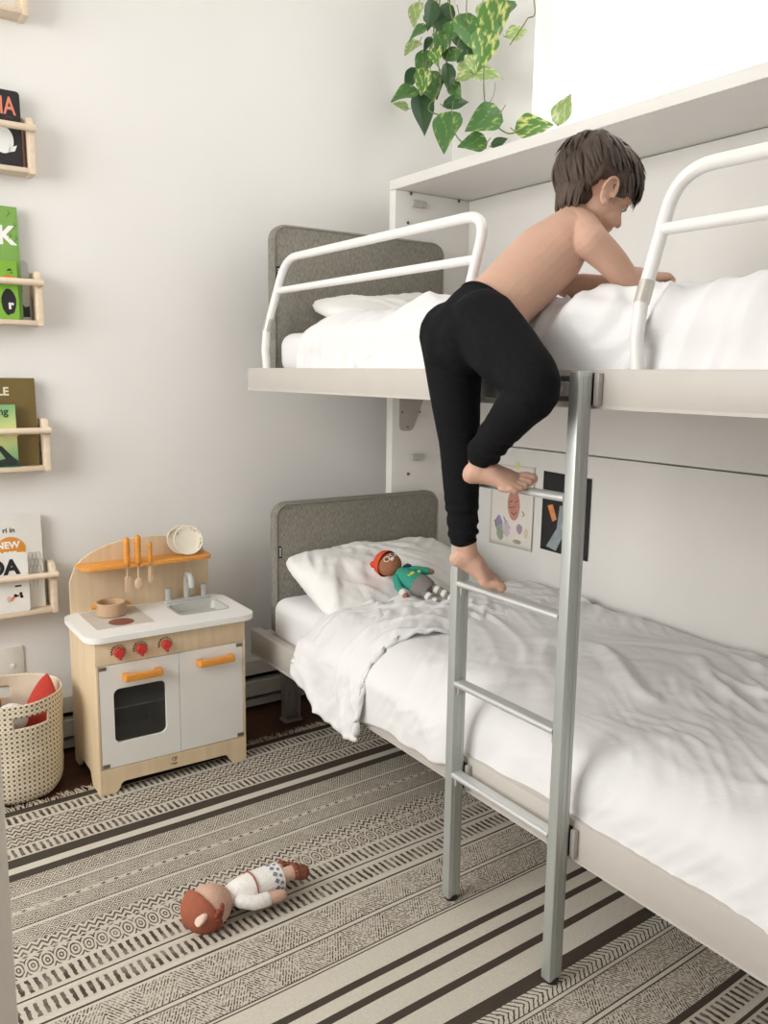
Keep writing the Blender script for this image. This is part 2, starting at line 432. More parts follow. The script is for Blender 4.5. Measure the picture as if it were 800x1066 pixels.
bands = [(2.86, 'dark'), (2.828, 'dash'), (2.765, 'cream'), (2.758, 'dark'), (2.754, 'zig'), (2.692, 'cream'), (2.688, 'brown'), (2.68, 'zig2'), (2.636, 'dark'), (2.632, 'cream'), (2.628, 'dash'), (2.565, 'dark'), (2.518, 'cream'), (2.486, 'dark'),
         (2.45, 'dia'), (2.372, 'cream'), (2.361, 'dark'), (2.358, 'dia'), (2.30, 'tri'), (2.284, 'dia'), (2.226, 'dark'), (2.222, 'cream'), (2.211, 'dia'), (2.15, 'zig2'), (2.105, 'tri'), (2.09, 'flower'), (2.022, 'cream'), (2.018, 'dash'), (1.95, 'cream'), (1.944, 'dark'), (1.938, 'cream'), (1.928, 'dash'),
         (1.862, 'cream'), (1.848, 'dark'), (1.841, 'cream'), (1.833, 'herring'), (1.742, 'dark'), (1.738, 'cream'), (1.727, 'dark'), (1.723, 'herring2'), (1.636, 'dark'), (1.632, 'cream'), (1.626, 'dark'), (1.622, 'cream'),
         (1.551, 'dark'), (1.529, 'cream'), (1.492, 'dark'), (1.470, 'cream'), (1.412, 'dark'), (1.389, 'cream'), (1.322, 'dark'), (1.284, 'braid'), (1.236, 'dark'), (1.233, 'cream'), (1.224, 'dark'), (1.221, 'herring'), (1.142, 'dark'), (1.138, 'cream'), (1.128, 'dark'), (1.124, 'herring2'),
         (1.03, 'dark'), (1.012, 'dash'), (.95, 'cream'), (.94, 'dark'), (.93, 'dash'), (.87, 'dark'), (.86, 'dia'), (.78, 'tri'), (.765, 'dia'), (.69, 'cream'), (.68, 'dia'), (.60, 'flower'), (.53, 'dash'), (.46, 'dark'), (.42, 'cream'), (.39, 'dark'), (.36, None)]
RX0, RX1 = -.55, 2.02
me = bpy.data.meshes.new('rug'); bm = bmesh.new(); uvl = bm.loops.layers.uv.new('UVMap')
NX = 90
ys = []
for (y0, k), (y1, _) in zip(bands, bands[1:]): ys.append((y0, y1, k))
def rug_pt(x, y):
    wob = .004*noise.noise(Vector((x*2.2, y*1.4, 3.1)))
    yy = y+.045*(x-1.2)+wob*1.4
    z = .0075+.0012*noise.noise(Vector((x*4, y*4, 0)))
    return Vector((x, yy, z))
prev = [bm.verts.new(rug_pt(RX0+(RX1-RX0)*i/NX, bands[0][0])) for i in range(NX+1)]
for y0, y1, k in ys:
    cur = [bm.verts.new(rug_pt(RX0+(RX1-RX0)*i/NX, y1)) for i in range(NX+1)]
    for i in range(NX):
        f = bm.faces.new([prev[i], cur[i], cur[i+1], prev[i+1]]); f.material_index = names.index(k); f.smooth = True
        for l in f.loops:
            x = l.vert.co.x; l[uvl].uv = (x+1, 0 if l.vert in (cur[i], cur[i+1]) else 1)
    prev = cur
bm.normal_update(); bm.to_mesh(me); bm.free()
for n_ in names: me.materials.append(RM[n_])
rug = bpy.data.objects.new('rug', me); COL.objects.link(rug)
solidify(rug, .0055, -1)
tag(rug, 'large cream and charcoal woven rug with geometric bands covering the floor', 'rug')
mb = MB()
FR = mat('rug_fringe', (190, 178, 158), .95, var=.15, vscale=90)
for i in range(520):
    x = RX0+(RX1-RX0)*i/519+random.uniform(-.003, .003); p = rug_pt(x, 2.858); p.z = .004
    a = random.uniform(-.5, .5); l = random.uniform(.03, .06)
    mb.tube([p, p+Vector((a*l*.4, l*.5, .002)), p+Vector((a*l+random.uniform(-.01, .01), l, .0))], [.002, .0018, .001], n=5)
tag(mb.build('fringe', FR, rug), 'short matted cream fringe along the far edge', kind='stuff')
# ================================================================== wall bunk bed
XF, XW = 1.41, 2.50           # outer rail face, back panel
YH, YE = 3.04, .45            # head end of the rails, near end (out of view)
BED = thing('wall_bunk_bed', (2.1, 1.75, 0), 'white fold-down wall bunk bed with two grey upholstered headboards and open cabinet', 'bunk bed')
MB().box(2.10, XW+.02, 3.05, 3.095, 0, 2.212, .002).build('side_panel', CAB, BED, angle=30)
MB().box(2.10, XB-.002, YE, 3.095, 2.213, 2.254, .003).build('top_shelf', CAB, BED, angle=30)
mb = MB(); mb.box(XW, XW+.02, YE, 3.05, 1.149, 2.211, .0015); mb.build('upper_back_panel', CAB, BED, angle=30)
mb = MB(); mb.box(XW, XW+.02, YE, 3.05, .02, 1.143, .0015); mb.build('lower_back_panel', CAB, BED, angle=30)
MB().box(2.10, XW+.02, YE-.045, YE, 0, 2.212, .002).build('side_panel', CAB, BED, angle=30)
# fittings on the inner face of the side panel (y = 3.05)
mb = MB(); mb.prism([(2.137, 1.40), (2.137, 1.225), (2.142, 1.210), (2.155, 1.203), (2.188, 1.203), (2.205, 1.21), (2.216, 1.226), (2.288, 1.40)], 0, .006, facing_front(0, 3.05, 0), .001)
br = mb.build('bracket', STEELGREY, BED, angle=30); tag(br, 'grey steel bracket plate')
mat('dark_screw', (96, 90, 84), .4, metal=.5)
for x, z in ((2.150, 1.285), (2.245, 1.285), (2.18, 1.22)):
    mb = MB(); mb.lathe([(0, .0075), (.004, .0075), (.005, .006)], M=facing_front(x, 3.05, z), n=10); mb.build('screw', MATS['dark_screw'], br)
for x, z in ((2.215, 2.165), (2.235, 1.085)):
    mb = MB(); mb.prism(rr(x-.035, x+.035, z-.014, z+.014, .006), 0, .018, facing_front(0, 3.05, 0), .004)
    mb.box(x-.02, x-.016, 3.0305, 3.034, z-.012, z+.012)
    mb.build('fitting', GREYP, BED, angle=40)
for x, z in ((2.166, 2.085), (2.19, 1.01), (2.18, 2.205), (2.44, 2.205)):
    mb = MB(); mb.lathe([(0, .004), (.005, .004), (.007, 0)], M=facing_front(x, 3.05, z), n=12); mb.build('screw', MATS['dark_screw'], BED)

# side rails and platforms
def rail(z0, z1, nm):
    mb = MB(); mb.box(XF, XF+.045, YE, YH, z0, z1, .003)
    mb.box(XF-.0015, XF+.04, YE, YH, z0-.004, z0+.003)      # folded lower lip
    return mb.build(nm, RAILW, BED, angle=30)
rail(1.385, 1.466, 'upper_rail'); rail(.325, .422, 'lower_rail')
for z0, z1, n_ in ((1.395, 1.44, 'upper_platform'), (.335, .38, 'lower_platform')):
    MB().box(XF+.045, XW-.03, YE, YH-.06, z0, z1, .003).build(n_, CAB, BED, angle=30)
for z0, z1 in ((1.388, 1.45), (.33, .405)):
    MB().box(XF+.045, XW-.03, YH-.06, YH, z0, z1, .003).build('head_rail', RAILW, BED, angle=30)
# folding leg under the head end
mb = MB(); mb.box(1.545, 1.617, 3.03, 3.04, .012, .335, .002); mb.box(1.545, 1.552, 3.0, 3.03, .012, .335, .001); mb.box(1.61, 1.617, 3.0, 3.03, .012, .335, .001)
mb.box(1.55, 1.612, 3.026, 3.03, .02, .17, .001); mb.box(1.577, 1.585, 3.02, 3.028, .07, .12, .002); mb.box(1.54, 1.622, 2.99, 3.045, 0, .012, .002)
lg = mb.build('leg', mat('leg_steel', (150, 147, 140), .5, metal=.2), BED, angle=30)

# headboards
def fabric(N, L, tc):
    mp = N.new('ShaderNodeMapping'); mp.inputs['Scale'].default_value = (420, 420, 60); L.new(tc.outputs['Object'], mp.inputs[0])
    n1 = N.new('ShaderNodeTexNoise'); n1.inputs['Scale'].default_value = 1; n1.inputs['Detail'].default_value = 3; L.new(mp.outputs[0], n1.inputs[0])
    cr = N.new('ShaderNodeValToRGB'); cr.color_ramp.elements[0].position = .33; cr.color_ramp.elements[1].position = .68
    cr.color_ramp.elements[0].color = lin((112, 108, 99)); cr.color_ramp.elements[1].color = lin((158, 153, 142))
    L.new(n1.outputs[0], cr.inputs[0]); return cr.outputs[0]
FAB = node_mat('grey_melange_fabric', fabric, .95)
FABS = mat('grey_fabric_side', (140, 135, 125), .95, var=.12, vscale=200)
TAGM = mat('black_label', (25, 25, 25), .6); LETM = mat('white_print', (235, 235, 232), .6)
def headboard(z0, z1):
    mb = MB(); P = rr(1.492, 2.315, z0, z1, (.012, .012, .06, .06), 8)
    mb.prism(P, -.024, .026, facing_front(0, 3.005, 0), .012)
    o = mb.build('headboard', FAB, BED, angle=50)
    tb = MB()   # piping seam along the front edge
    zz = facing_front(0, 2.979, 0)
    Q = rr(1.500, 2.307, z0+.008, z1-.008, (.01, .01, .053, .053), 8)
    tb.tube([zz @ Vector((x, y, 0)) for x, y in Q+[Q[0]]], .0032, n=6, cap=False); tb.build('seam', FABS, o)
    t = MB(); zt = z0+.345 if z0 > 1 else z0+.31
    t.prism(rr(1.507, 1.520, zt, zt+.048, .001), 0, .0025, facing_front(0, 2.9795, 0)); tg = t.build('label_tag', TAGM, o, smooth=False)
    t = MB()
    for k in range(4): t.box(1.5105, 1.5165, 2.9762, 2.9775, zt+.008+k*.009, zt+.013+k*.009)
    t.build('print', LETM, tg, smooth=False)
    return o
headboard(1.455, 2.005); headboard(.405, .937)

# guard rails on the upper bunk: vertical foot, sleeve, then leaning in over the bed
def guard(ya, yb, yend_open=None):
    xt = XF+.022; lean = .078
    def X(z): return xt+ (0 if z < 1.60 else lean*(z-1.60)/.28)
    a0 = [(xt, ya, 1.462), (xt-.004, ya+.004, 1.53), (xt, ya, 1.60)]
    zt = 1.868
    path = [Vector(a0[0]), Vector(a0[1]), Vector(a0[2])]
    top = arc_path([(X(1.6), ya, 1.60), (X(zt), ya-.012, zt), (X(zt), yb, zt), (X(1.6), yb, 1.60)], .085, 8)
    path += [p for p in top[1:-1]] + [Vector((X(1.6), yb, 1.60)), Vector((xt-.004, yb, 1.53)), Vector((xt, yb, 1.462))]
    g = MB(); g.tube(path, .0145, n=14); o = g.build('guard_rail', TUBEW, BED)
    g = MB(); zb = 1.749; g.tube([(X(zb), ya-.006, zb), (X(zb), yb, zb)], .0125, n=14); g.build('crossbar', TUBEW, o)
    for y in (ya, yb):
        g = MB(); z0 = 1.60; z1 = 1.645
        g.tube([(X(z0)+.0, y, z0), (X(z1), y-.002, z1)], .0162, n=16); g.build('sleeve', mat('satin_sleeve', (206, 202, 194), .3, metal=.5), o)
    return o
guard(2.916, 1.762); guard(1.183, .57)

# rubber pads where the ladder hooks on
def pad(y, z0, z1, parent): 
    m = MB(); m.box(XF-.008, XF, y-.012, y+.012, z0, z1, .002); return m.build('ladder_bracket', BLACKP, parent, angle=30)

# ================================================================== ladder
LD = thing('bunk_ladder', (1.38, 1.47, 0), 'silver aluminium ladder hooked onto both bunks, with narrow cross rungs', 'ladder')
LX0, LX1 = 1.352, 1.394
PY = ((1.657, 1.687), (1.268, 1.298))
for y0, y1 in PY:
    m = MB(); m.box(LX0, LX1, y0, y1, .018, 1.462, .004)
    m.box(LX0+.012, LX0+.016, y0-.0012, y0+.001, .03, 1.45); m.box(LX0+.028, LX0+.032, y0-.0012, y0+.001, .03, 1.45)
    p = m.build('post', ALU, LD, angle=30)
    m = MB(); m.lathe([(0, 0), (.016, 0), (.018, .004), (.018, .014), (.013, .018), (.013, .03), (0, .03)], c=((LX0+LX1)/2, (y0+y1)/2, .0085)); m.build('rubber_foot', BLACKP, p)
    for z0, z1 in ((1.388, 1.458), (.335, .405)):
        m = MB(); m.box(LX1-.002, XF-.0005, y0+.002, y1-.002, z0, z1, .002); m.build('hook', BLACKP, LD, angle=30)
        m = MB(); yy = y0-.016
        m.box(XF-.016, XF-.001, yy, yy+.014, z0, z1, .0025); m.build('hook_plate', STEELGREY, LD, angle=30)
for z in (.385, .643, .915, 1.185):
    m = MB(); P = rr(-.019, .019, -.008, .008, .0075, 5)
    m.prism(P, 0, 1.657-1.298, Matrix(((1, 0, 0, (LX0+LX1)/2-.004), (0, 0, -1, 1.657), (0, 1, 0, z), (0, 0, 0, 1))))
    r = m.build('rung', ALU2, LD, angle=50)
    for y in (1.652, 1.303):
        m = MB(); m.box(LX0+.008, LX0+.03, y-.0045, y+.0045, z-.032, z-.006, .003); m.build('rung_bracket', STEELGREY, r, angle=40)
m = MB(); m.box(LX0+.012, LX0+.034, 1.298, 1.657, 1.395, 1.452, .004); m.build('top_bar', mat('dark_aluminium', (128, 130, 126), .4, metal=.7), LD, angle=30)
m = MB(); m.box(LX0-.0, LX0+.03, 1.299, 1.345, 1.408, 1.438, .004); m.lathe([(0, .012), (.009, .012), (.01, 0)], M=facing_left(LX0, 1.325, 1.423)); m.build('latch', STEELGREY, LD, angle=40)
# ================================================================== bedding
def crease(p, s):      # sharp-ridged creases
    v = noise.noise(p*s); return 1-abs(v)*2
def folds(x, y, z, sd, amp=1.0):
    """cloth height: soft billows plus long creases in two drifting directions"""
    q = Vector((x, y, z))+Vector((sd*7.3, sd*3.1, sd*1.7))
    wx = .10*noise.noise(q*2.1); wy = .10*noise.noise(q*2.1+Vector((9, 4, 2)))
    x2, y2 = x+wx, y+wy; h = 0
    for k, (ang, fu, fv, w) in enumerate(((1.15, 1.6, 9, .012), (.55, 2.2, 13, .008), (2.3, 2.6, 12, .007), (1.35, 4, 26, .0035), (.9, 5, 30, .003))):
        u = x2*math.cos(ang)+y2*math.sin(ang); v = -x2*math.sin(ang)+y2*math.cos(ang)
        m = smooth(-.15, .35, noise.noise(q*1.9+Vector((k*5.1, 0, k*2.3))))
        n = noise.noise(Vector((u*fu, v*fv, sd+k*3.7)))
        h += w*m*1.5*max(0, 1-abs(n)*2.6-.1)
    b = noise.noise(q*3.2)
    return amp*(h+.014*b+.004*noise.noise(q*8)+.0015*noise.noise(q*22))

def interp(pts, t):
    for (a, va), (b, vb) in zip(pts, pts[1:]):
        if t <= b:
            k = (t-a)/(b-a) if b > a else 0; k = k*k*(3-2*k)
            return va+(vb-va)*k
    return pts[-1][1]

# profile from the wall to the room side, by arc length
def profile(pts, n):
    P = [Vector((x, 0, z)) for x, z in pts]
    # Catmull-Rom through the points
    out = []
    for i in range(len(P)-1):
        p0 = P[max(i-1, 0)]; p1 = P[i]; p2 = P[i+1]; p3 = P[min(i+2, len(P)-1)]
        for k in range(12):
            t = k/12
            out.append(.5*((2*p1)+(-p0+p2)*t+(2*p0-5*p1+4*p2-p3)*t*t+(-p0+3*p1-3*p2+p3)*t**3))
    out.append(P[-1])
    L = [0]
    for a, b in zip(out, out[1:]): L.append(L[-1]+(b-a).length)
    res = []
    for j in range(n+1):
        s = L[-1]*j/n
        k = 0
        while k < len(L)-2 and L[k+1] < s: k += 1
        f = (s-L[k])/max(1e-9, L[k+1]-L[k]); res.append(out[k].lerp(out[k+1], f))
    return res

def sheet(name, prof_of_y, y0, y1, ny, nx, sd, m, parent, amp=1, thick=.012, damp=None, edge=None):
    rows = []
    for j in range(ny+1):
        y = y0+(y1-y0)*j/ny
        rows.append([Vector((p.x, y, p.z)) for p in profile(prof_of_y(y), nx)])
    mb = MB()
    def fn(u, v):
        i = min(ny, round(u*ny)); k = min(nx, round(v*nx)); p = rows[i][k]
        a = rows[min(i+1, ny)][k]-rows[max(i-1, 0)][k]; b = rows[i][min(k+1, nx)]-rows[i][max(k-1, 0)]
        n = a.cross(b)
        if n.length < 1e-9: n = Vector((0, 0, 1))
        n.normalize()
        if n.z < -.2 or (abs(n.z) < .2 and n.x > 0): n = -n
        A = amp*(damp(p, u, v) if damp else 1)
        q = p+n*folds(p.x+(.6-p.z)*.8, p.y, 0, sd, A)
        if edge: q = edge(q, u, v)
        return q
    mb.grid(fn, ny, nx)
    o = mb.build(name, m, parent, angle=180)
    # make sure faces look outwards (up / to the room)
    c = o.data.polygons[len(o.data.polygons)//2]
    if c.normal.z < 0: o.data.flip_normals()
    return solidify(o, thick, -1)

def mattress(name, x0, x1, y0, y1, z0, z1, sd, label, cat='mattress'):
    mb = MB(); r = .05
    mb.box(x0, x1, y0, y1, z0, z1)
    bmesh.ops.subdivide_edges(mb.bm, edges=list(mb.bm.edges), cuts=1)
    bmesh.ops.bevel(mb.bm, geom=[e for e in mb.bm.edges if len(e.link_faces) == 2 and e.calc_face_angle(0) > .5], offset=r, segments=5, affect='EDGES', profile=.5)
    bmesh.ops.subdivide_edges(mb.bm, edges=[e for e in mb.bm.edges if e.calc_length() > .12], cuts=11, use_grid_fill=True)
    bmesh.ops.triangulate(mb.bm, faces=[f for f in mb.bm.faces if len(f.verts) > 4])
    for v in mb.bm.verts:
        p = v.co
        d = .006*noise.noise(p*4+Vector((sd, 0, 0)))+.003*noise.noise(Vector((p.x*3, p.y*22, p.z*6+sd)))
        n = Vector(((-1 if p.x < x0+.03 else 0), (1 if p.y > y1-.03 else 0), (1 if p.z > z1-.03 else 0)))
        if n.length: v.co += n.normalized()*d
    o = mb.build(name, SHEET, None, angle=180)
    return tag(o, label, cat)
mattress('mattress', XF+.085, XW-.035, .47, 2.955, 1.4425, 1.595, 1.1, 'white sheeted mattress lying on the upper bunk')
mattress('mattress', XF+.052, XW-.035, .47, 2.955, .3825, .565, 2.2, 'white sheeted mattress lying on the lower bunk')

# ---- upper duvet
def up_prof(y):
    # bump where the boy's weight pushes up the near edge
    k = smooth(1.0, 1.25, y)*(1-smooth(1.45, 1.62, y))
    zt = interp([(.45, 1.645), (1.0, 1.644), (1.25, 1.640), (1.5, 1.626), (1.75, 1.630), (2.05, 1.645), (2.5, 1.636), (2.78, 1.62)], y)
    xo = interp([(.45, 1.452), (1.15, 1.454), (1.3, 1.446), (1.5, 1.446), (1.8, 1.452), (2.8, 1.454)], y)
    return [(XW-.03, zt+.004), (2.2, zt+.012), (1.85, zt+.016), (1.66, zt+.010), (1.56, zt-.004), (1.497, zt-.035), (1.472, zt-.08), (xo+.018, 1.51), (xo+.012, 1.452)]
D1 = thing('duvet', (1.95, 1.6, 1.47), 'crumpled white duvet on the upper bunk under the climbing boy', 'duvet')
sheet('cover', up_prof, .47, 2.72, 280, 130, 4.0, SHEET, D1, 1.0, .012, edge=lambda q, u, v: Vector((max(q.x, 1.4495), q.y, q.z)) if q.z < 1.62 else q, damp=lambda p, u, v: (.5+1.35*smooth(1.9, 1.47, p.x)))

# ---- lower duvet, hanging over the rail between the pillow and the ladder
def low_hem(y):
    return interp([(.45, .395), (.95, .402), (1.1, .412), (1.30, .395), (1.55, .385), (1.70, .40), (1.735, .372), (1.80, .356), (2.0, .35), (2.14, .345), (2.7, .345)], y)
def low_prof(y):
    h = low_hem(y); over = smooth(1.66, 1.78, y)
    zt = interp([(.45, .585), (1.3, .59), (1.8, .595), (2.2, .60), (2.45, .598), (2.62, .585)], y)
    xe = 1.432-.036*over
    return [(XW-.03, zt-.026), (2.36, zt-.004), (2.05, zt+.012), (1.75, zt+.01), (1.58, zt+.002), (1.50, zt-.02), (1.45-.01*over, zt-.062), (xe+.004, .49), (xe, .44), (xe+.002*over, h)]
def hem_edge(q, u, v):
    k = smooth(.93, 1, v)
    q.z += k*.012*noise.noise(Vector((q.y*9, 3, 1))); return q
D2 = thing('duvet', (1.95, 1.4, .4), 'crumpled white duvet spread over the lower bunk, hanging over its rail', 'duvet')
sheet('cover', low_prof, .47, 2.52, 260, 140, 9.0, SHEET, D2, .95, .012, damp=lambda p, u, v: 1.1, edge=hem_edge)
# turned-back top end: second layer, hanging lower
def flap_prof(y):
    h = interp([(2.11, .345), (2.16, .285), (2.20, .276), (2.30, .283), (2.42, .29), (2.52, .345), (2.60, .375)], y)
    zt = interp([(2.10, .612), (2.3, .622), (2.5, .60), (2.62, .575)], y)
    return [(2.42, zt-.02), (2.2, zt+.0), (1.9, zt+.015), (1.62, zt+.004), (1.51, zt-.02), (1.44, zt-.07), (1.392, .49), (1.380, .42), (1.376, h+.06), (1.374, h)]
def flap_edge(q, u, v):
    # the free edge wanders and ruffles
    e = 1-smooth(0, .10, u)
    q.y += .035*noise.noise(Vector((q.x*4, q.z*4, 5)))*e + .05*e*(smooth(.55, .8, v)-.6*smooth(.8, 1, v))
    q.z += .012*e*noise.noise(Vector((q.x*22, q.z*22, 2)))
    q.z -= .034*(1-smooth(0, .16, u))*(1-smooth(.52, .66, v))
    k = smooth(.94, 1, v)*(1-smooth(.6, .9, u)); q.z += k*.01*noise.noise(Vector((q.y*16, 1, 7))); q.x += k*.008*noise.noise(Vector((q.y*26, 1, 7)))
    return q
sheet('turned_edge', flap_prof, 2.11, 2.60, 90, 140, 13.0, SHEET, D2, 1.0, .010, edge=flap_edge)

# ---- pillows
def pillow(c, ax, ay, hx, hy, th, sd, label, M3=None):
    ux = Vector(ax).normalized(); uy = Vector(ay); uy = (uy-ux*uy.dot(ux)).normalized(); uz = ux.cross(uy)
    c = Vector(c); mb = MB(); n = 60
    for s in (1, -1):
        def fn(u, v, s=s):
            a = 2*u-1; b = 2*v-1
            ex = (1-abs(a)**2.6)*(1-abs(b)**2.6)
            t = th*max(0, ex)**.42
            pin = 1-.02*(1-abs(b)**2)*abs(a)**4-.10*abs(a*b)**6; pin2 = 1-.03*(1-abs(a)**2)*abs(b)**4-.10*abs(a*b)**6
            p = c+ux*(a*hx*pin)+uy*(b*hy*pin2)
            w = folds(a*hx*1.3, b*hy*1.3, s*.4, sd, 1.1)*min(1, ex*3)
            rf = .006*(1-min(1, ex*5))*noise.noise(Vector((a*14, b*14, sd)))
            return p+uz*(s*(t*(1+.12*noise.noise(Vector((a*2, b*2, sd+s)))) + s*0)+s*abs(0)+ (w if s > 0 else 0)+rf)
        mb.grid(fn, n, n)
    bmesh.ops.remove_doubles(mb.bm, verts=mb.bm.verts, dist=.0008)
    bmesh.ops.recalc_face_normals(mb.bm, faces=mb.bm.faces)
    return tag(mb.build('pillow', SHEET2, None, angle=180), label, 'pillow')
pillow((1.895, 2.755, .640), (1, -.03, 0), (0, 1, .34), .395, .23, .072, 21, 'plump white pillow on the lower bunk against the grey headboard')
pillow((2.02, 2.78, 1.675), (1, -.02, 0), (0, 1, .22), .40, .19, .062, 33, 'white pillow on the upper bunk below the grey headboard')
# ================================================================== toy kitchen
KF, KB = 2.765, 3.10; KX0, KX1 = .716, 1.258
TK = thing('toy_kitchen', (.987, 2.93, 0), 'wooden toy play kitchen with white doors, red knobs and orange handles', 'toy kitchen')
WDOOR = mat('white_lacquer', (235, 233, 226), .65, var=.01); WTOP = mat('white_worktop', (244, 243, 239), .35, var=.008)
ORANGE = mat('orange_stain', (226, 152, 62), .45, var=.08, vscale=10, stretch=(2, 12, 12)); RED = mat('red_paint', (196, 58, 50), .4)
GREYS = mat('grey_sink', (192, 192, 186), .35, var=.02); HOLE = mat('dark_interior', (58, 56, 52), .8)
HING = mat('bronze_hinge', (130, 116, 92), .4, metal=.4)
def side(poly, y0=0): return poly
# side panels with arch at the foot: local x -> Y, y -> Z, extrude along X
MX = Matrix(((0, 0, 1, 0), (1, 0, 0, 0), (0, 1, 0, 0), (0, 0, 0, 1)))
def arch(a, b, h, r=.02, n=5):
    P = [(a, .009)]
    P += [(a+.012, h-r)] if 0 else []
    for i in range(n+1):
        t = PI-(PI/2)*i/n; P.append((a+.014+r+r*math.cos(t), h-r+r*math.sin(t)))
    for i in range(n+1):
        t = PI/2-(PI/2)*i/n; P.append((b-.014-r+r*math.cos(t), h-r+r*math.sin(t)))
    P.append((b, .009)); return P
sp = [(KF+.012, .009)]+arch(KF+.10, KB-.055, .055)+[(KB, .009), (KB, .555), (KF+.012, .555)]
for x in (KX0, KX1-.014):
    MB().prism(sp, x, x+.014, MX, .001).build('side_panel', PLY, TK, smooth=False)
# front face: apron, control panel
fp = [(KX0, .009)]+arch(KX0+.055, KX1-.055, .045)+[(KX1, .009), (KX1, .100), (KX0, .100)]
fr = MB(); fr.prism(fp, 0, .012, facing_front(0, KF+.012, 0), .001); apron = fr.build('apron', PLY, TK, smooth=False)
MB().box(KX0, KX1, KF, KF+.012, .472, .555, .001).build('control_panel', PLY, TK, angle=30)
for x in (KX0, KX1-.009):
    fr = MB(); fr.box(x, x+.009, KF, KF+.012, .1005, .4715, .001); fr.build('face_frame', PLY, TK, angle=30)
mb = MB(); mb.box(KX0+.014, KX1-.014, KB-.008, KB, .06, .555); mb.box(KX0+.014, KX1-.014, KF+.014, KB-.008, .095, .107); mb.box(1.0, 1.012, KF+.014, KB-.008, .107, .55)
mb.build('carcass', PLY, TK, smooth=False)
MB().box(KX0+.016, .998, KF+.06, KB-.02, .285, .291).build('oven_shelf', STEELGREY, TK, smooth=False)
MB().box(KX0+.0145, .9995, KB-.012, KB-.0085, .108, .55).build('oven_lining', HOLE, TK, smooth=False)
# doors
def handle(x0, x1, z, parent):
    m = MB(); y = KF
    m.prism([(x0, 0), (x0, .03), (x0+.006, .036), (x1-.006, .036), (x1, .03), (x1, 0), (x1-.022, 0), (x1-.027, .018), (x0+.027, .018), (x0+.022, 0)], z-.012, z+.012, Matrix(((1, 0, 0, 0), (0, -1, 0, y), (0, 0, 1, 0), (0, 0, 0, 1))), .003)
    o = m.build('handle', ORANGE, parent, angle=40, recalc=True); return o
m = MB(); wx0, wx1, wz0, wz1 = .773, .955, .188, .382
m.ring_prism(rr(KX0+.0105, 1.0035, .103, .470, .001, 6), rr(wx0, wx1, wz0, wz1, .022, 6), 0, .011, facing_front(0, KF+.0115, 0))
d1 = m.build('door', WDOOR, TK, smooth=False, recalc=True); tag(d1, 'left door with dark oven window')
pm = bpy.data.materials.new('oven_pane'); pm.use_nodes = True
b = pm.node_tree.nodes['Principled BSDF']; b.inputs['Base Color'].default_value = (.5, .5, .48, 1); b.inputs['Transmission Weight'].default_value = .95; b.inputs['Roughness'].default_value = .12; b.inputs['IOR'].default_value = 1.2
MB().prism(rr(wx0-.008, wx1+.008, wz0-.008, wz1+.008, .02), 0, .0015, facing_front(0, KF+.0135, 0)).build('window_pane', pm, d1, smooth=False)
handle(.803, .938, .423, d1)
m = MB(); m.prism(rr(1.0055, KX1-.0105, .103, .470, .001), 0, .011, facing_front(0, KF+.0115, 0), .001); d2 = m.build('door', WDOOR, TK, smooth=False); tag(d2, 'right plain white door')
handle(1.068, 1.205, .424, d2)
for d, pts in ((d1, ((KX0+.011, .454), (KX0+.011, .106))), (d2, ((KX1-.035, .454), (KX1-.035, .106)))):
    for x, z in pts:
        m = MB(); m.box(x, x+.024, KF-.0015, KF+.0008, z, z+.013, .0005); m.lathe([(0, .0035), (.003, .0035), (.003, .001)], M=facing_front(x+.006, KF, z+.0065), n=8); m.build('hinge', HING, d, angle=30)
# knobs with printed dial marks
PRT = mat('dark_print', (60, 48, 40), .7)
for x in (.795, .870, .958):
    zc = .512; r = .0185 if x < .9 else .0165
    m = MB(); m.lathe([(0, .022), (r*.82, .022), (r, .017), (r, .004), (r*.9, 0)], M=facing_front(x, KF, zc), n=28)
    m.prism(rr(-.004, .004, -.024, -.010, .003), .003, .0235, facing_front(x, KF, zc), .001)
    k = m.build('knob', RED, TK, angle=40)
    m = MB()
    for i in range(11):
        a = math.radians(-15+i*21); w = .0016+.0009*(i > 6)
        for rr0 in (.0245,):
            c_ = Vector((x+rr0*math.cos(a), zc+rr0*math.sin(a), 0))
            m.prism([(c_.x-w, c_.y-w), (c_.x+w, c_.y-w), (c_.x+w, c_.y+w), (c_.x-w, c_.y+w)], 0, .0006, facing_front(0, KF, 0))
    m.tube([facing_front(x, KF, zc) @ Vector((.0215*math.cos(t), .0215*math.sin(t), .0004)) for t in [math.radians(-20+i*10) for i in range(23)]], .0007, n=5)
    m.build('dial_mark', PRT, TK, smooth=False)
# maker's mark on the apron: small loop emblem over a tiny word
m = MB(); F = facing_front(.978, KF, .078)
m.tube([F @ Vector((.0075*math.cos(t)-.004+.001*t, .0065*math.sin(t)+.004, .0004)) for t in [i*.45 for i in range(14)]], .0010, n=5)
m.tube([F @ Vector(p) for p in ((.002, .002, .0004), (.006, .0085, .0004), (.011, .009, .0004), (.011, .004, .0004), (.006, -.001, .0004), (.001, -.004, .0004))], .0010, n=5)
m.build('maker_mark', PRT, apron)
text('Hape', .011, facing_front(.966, KF-.0003, .0615), 'maker_word', PRT, apron)
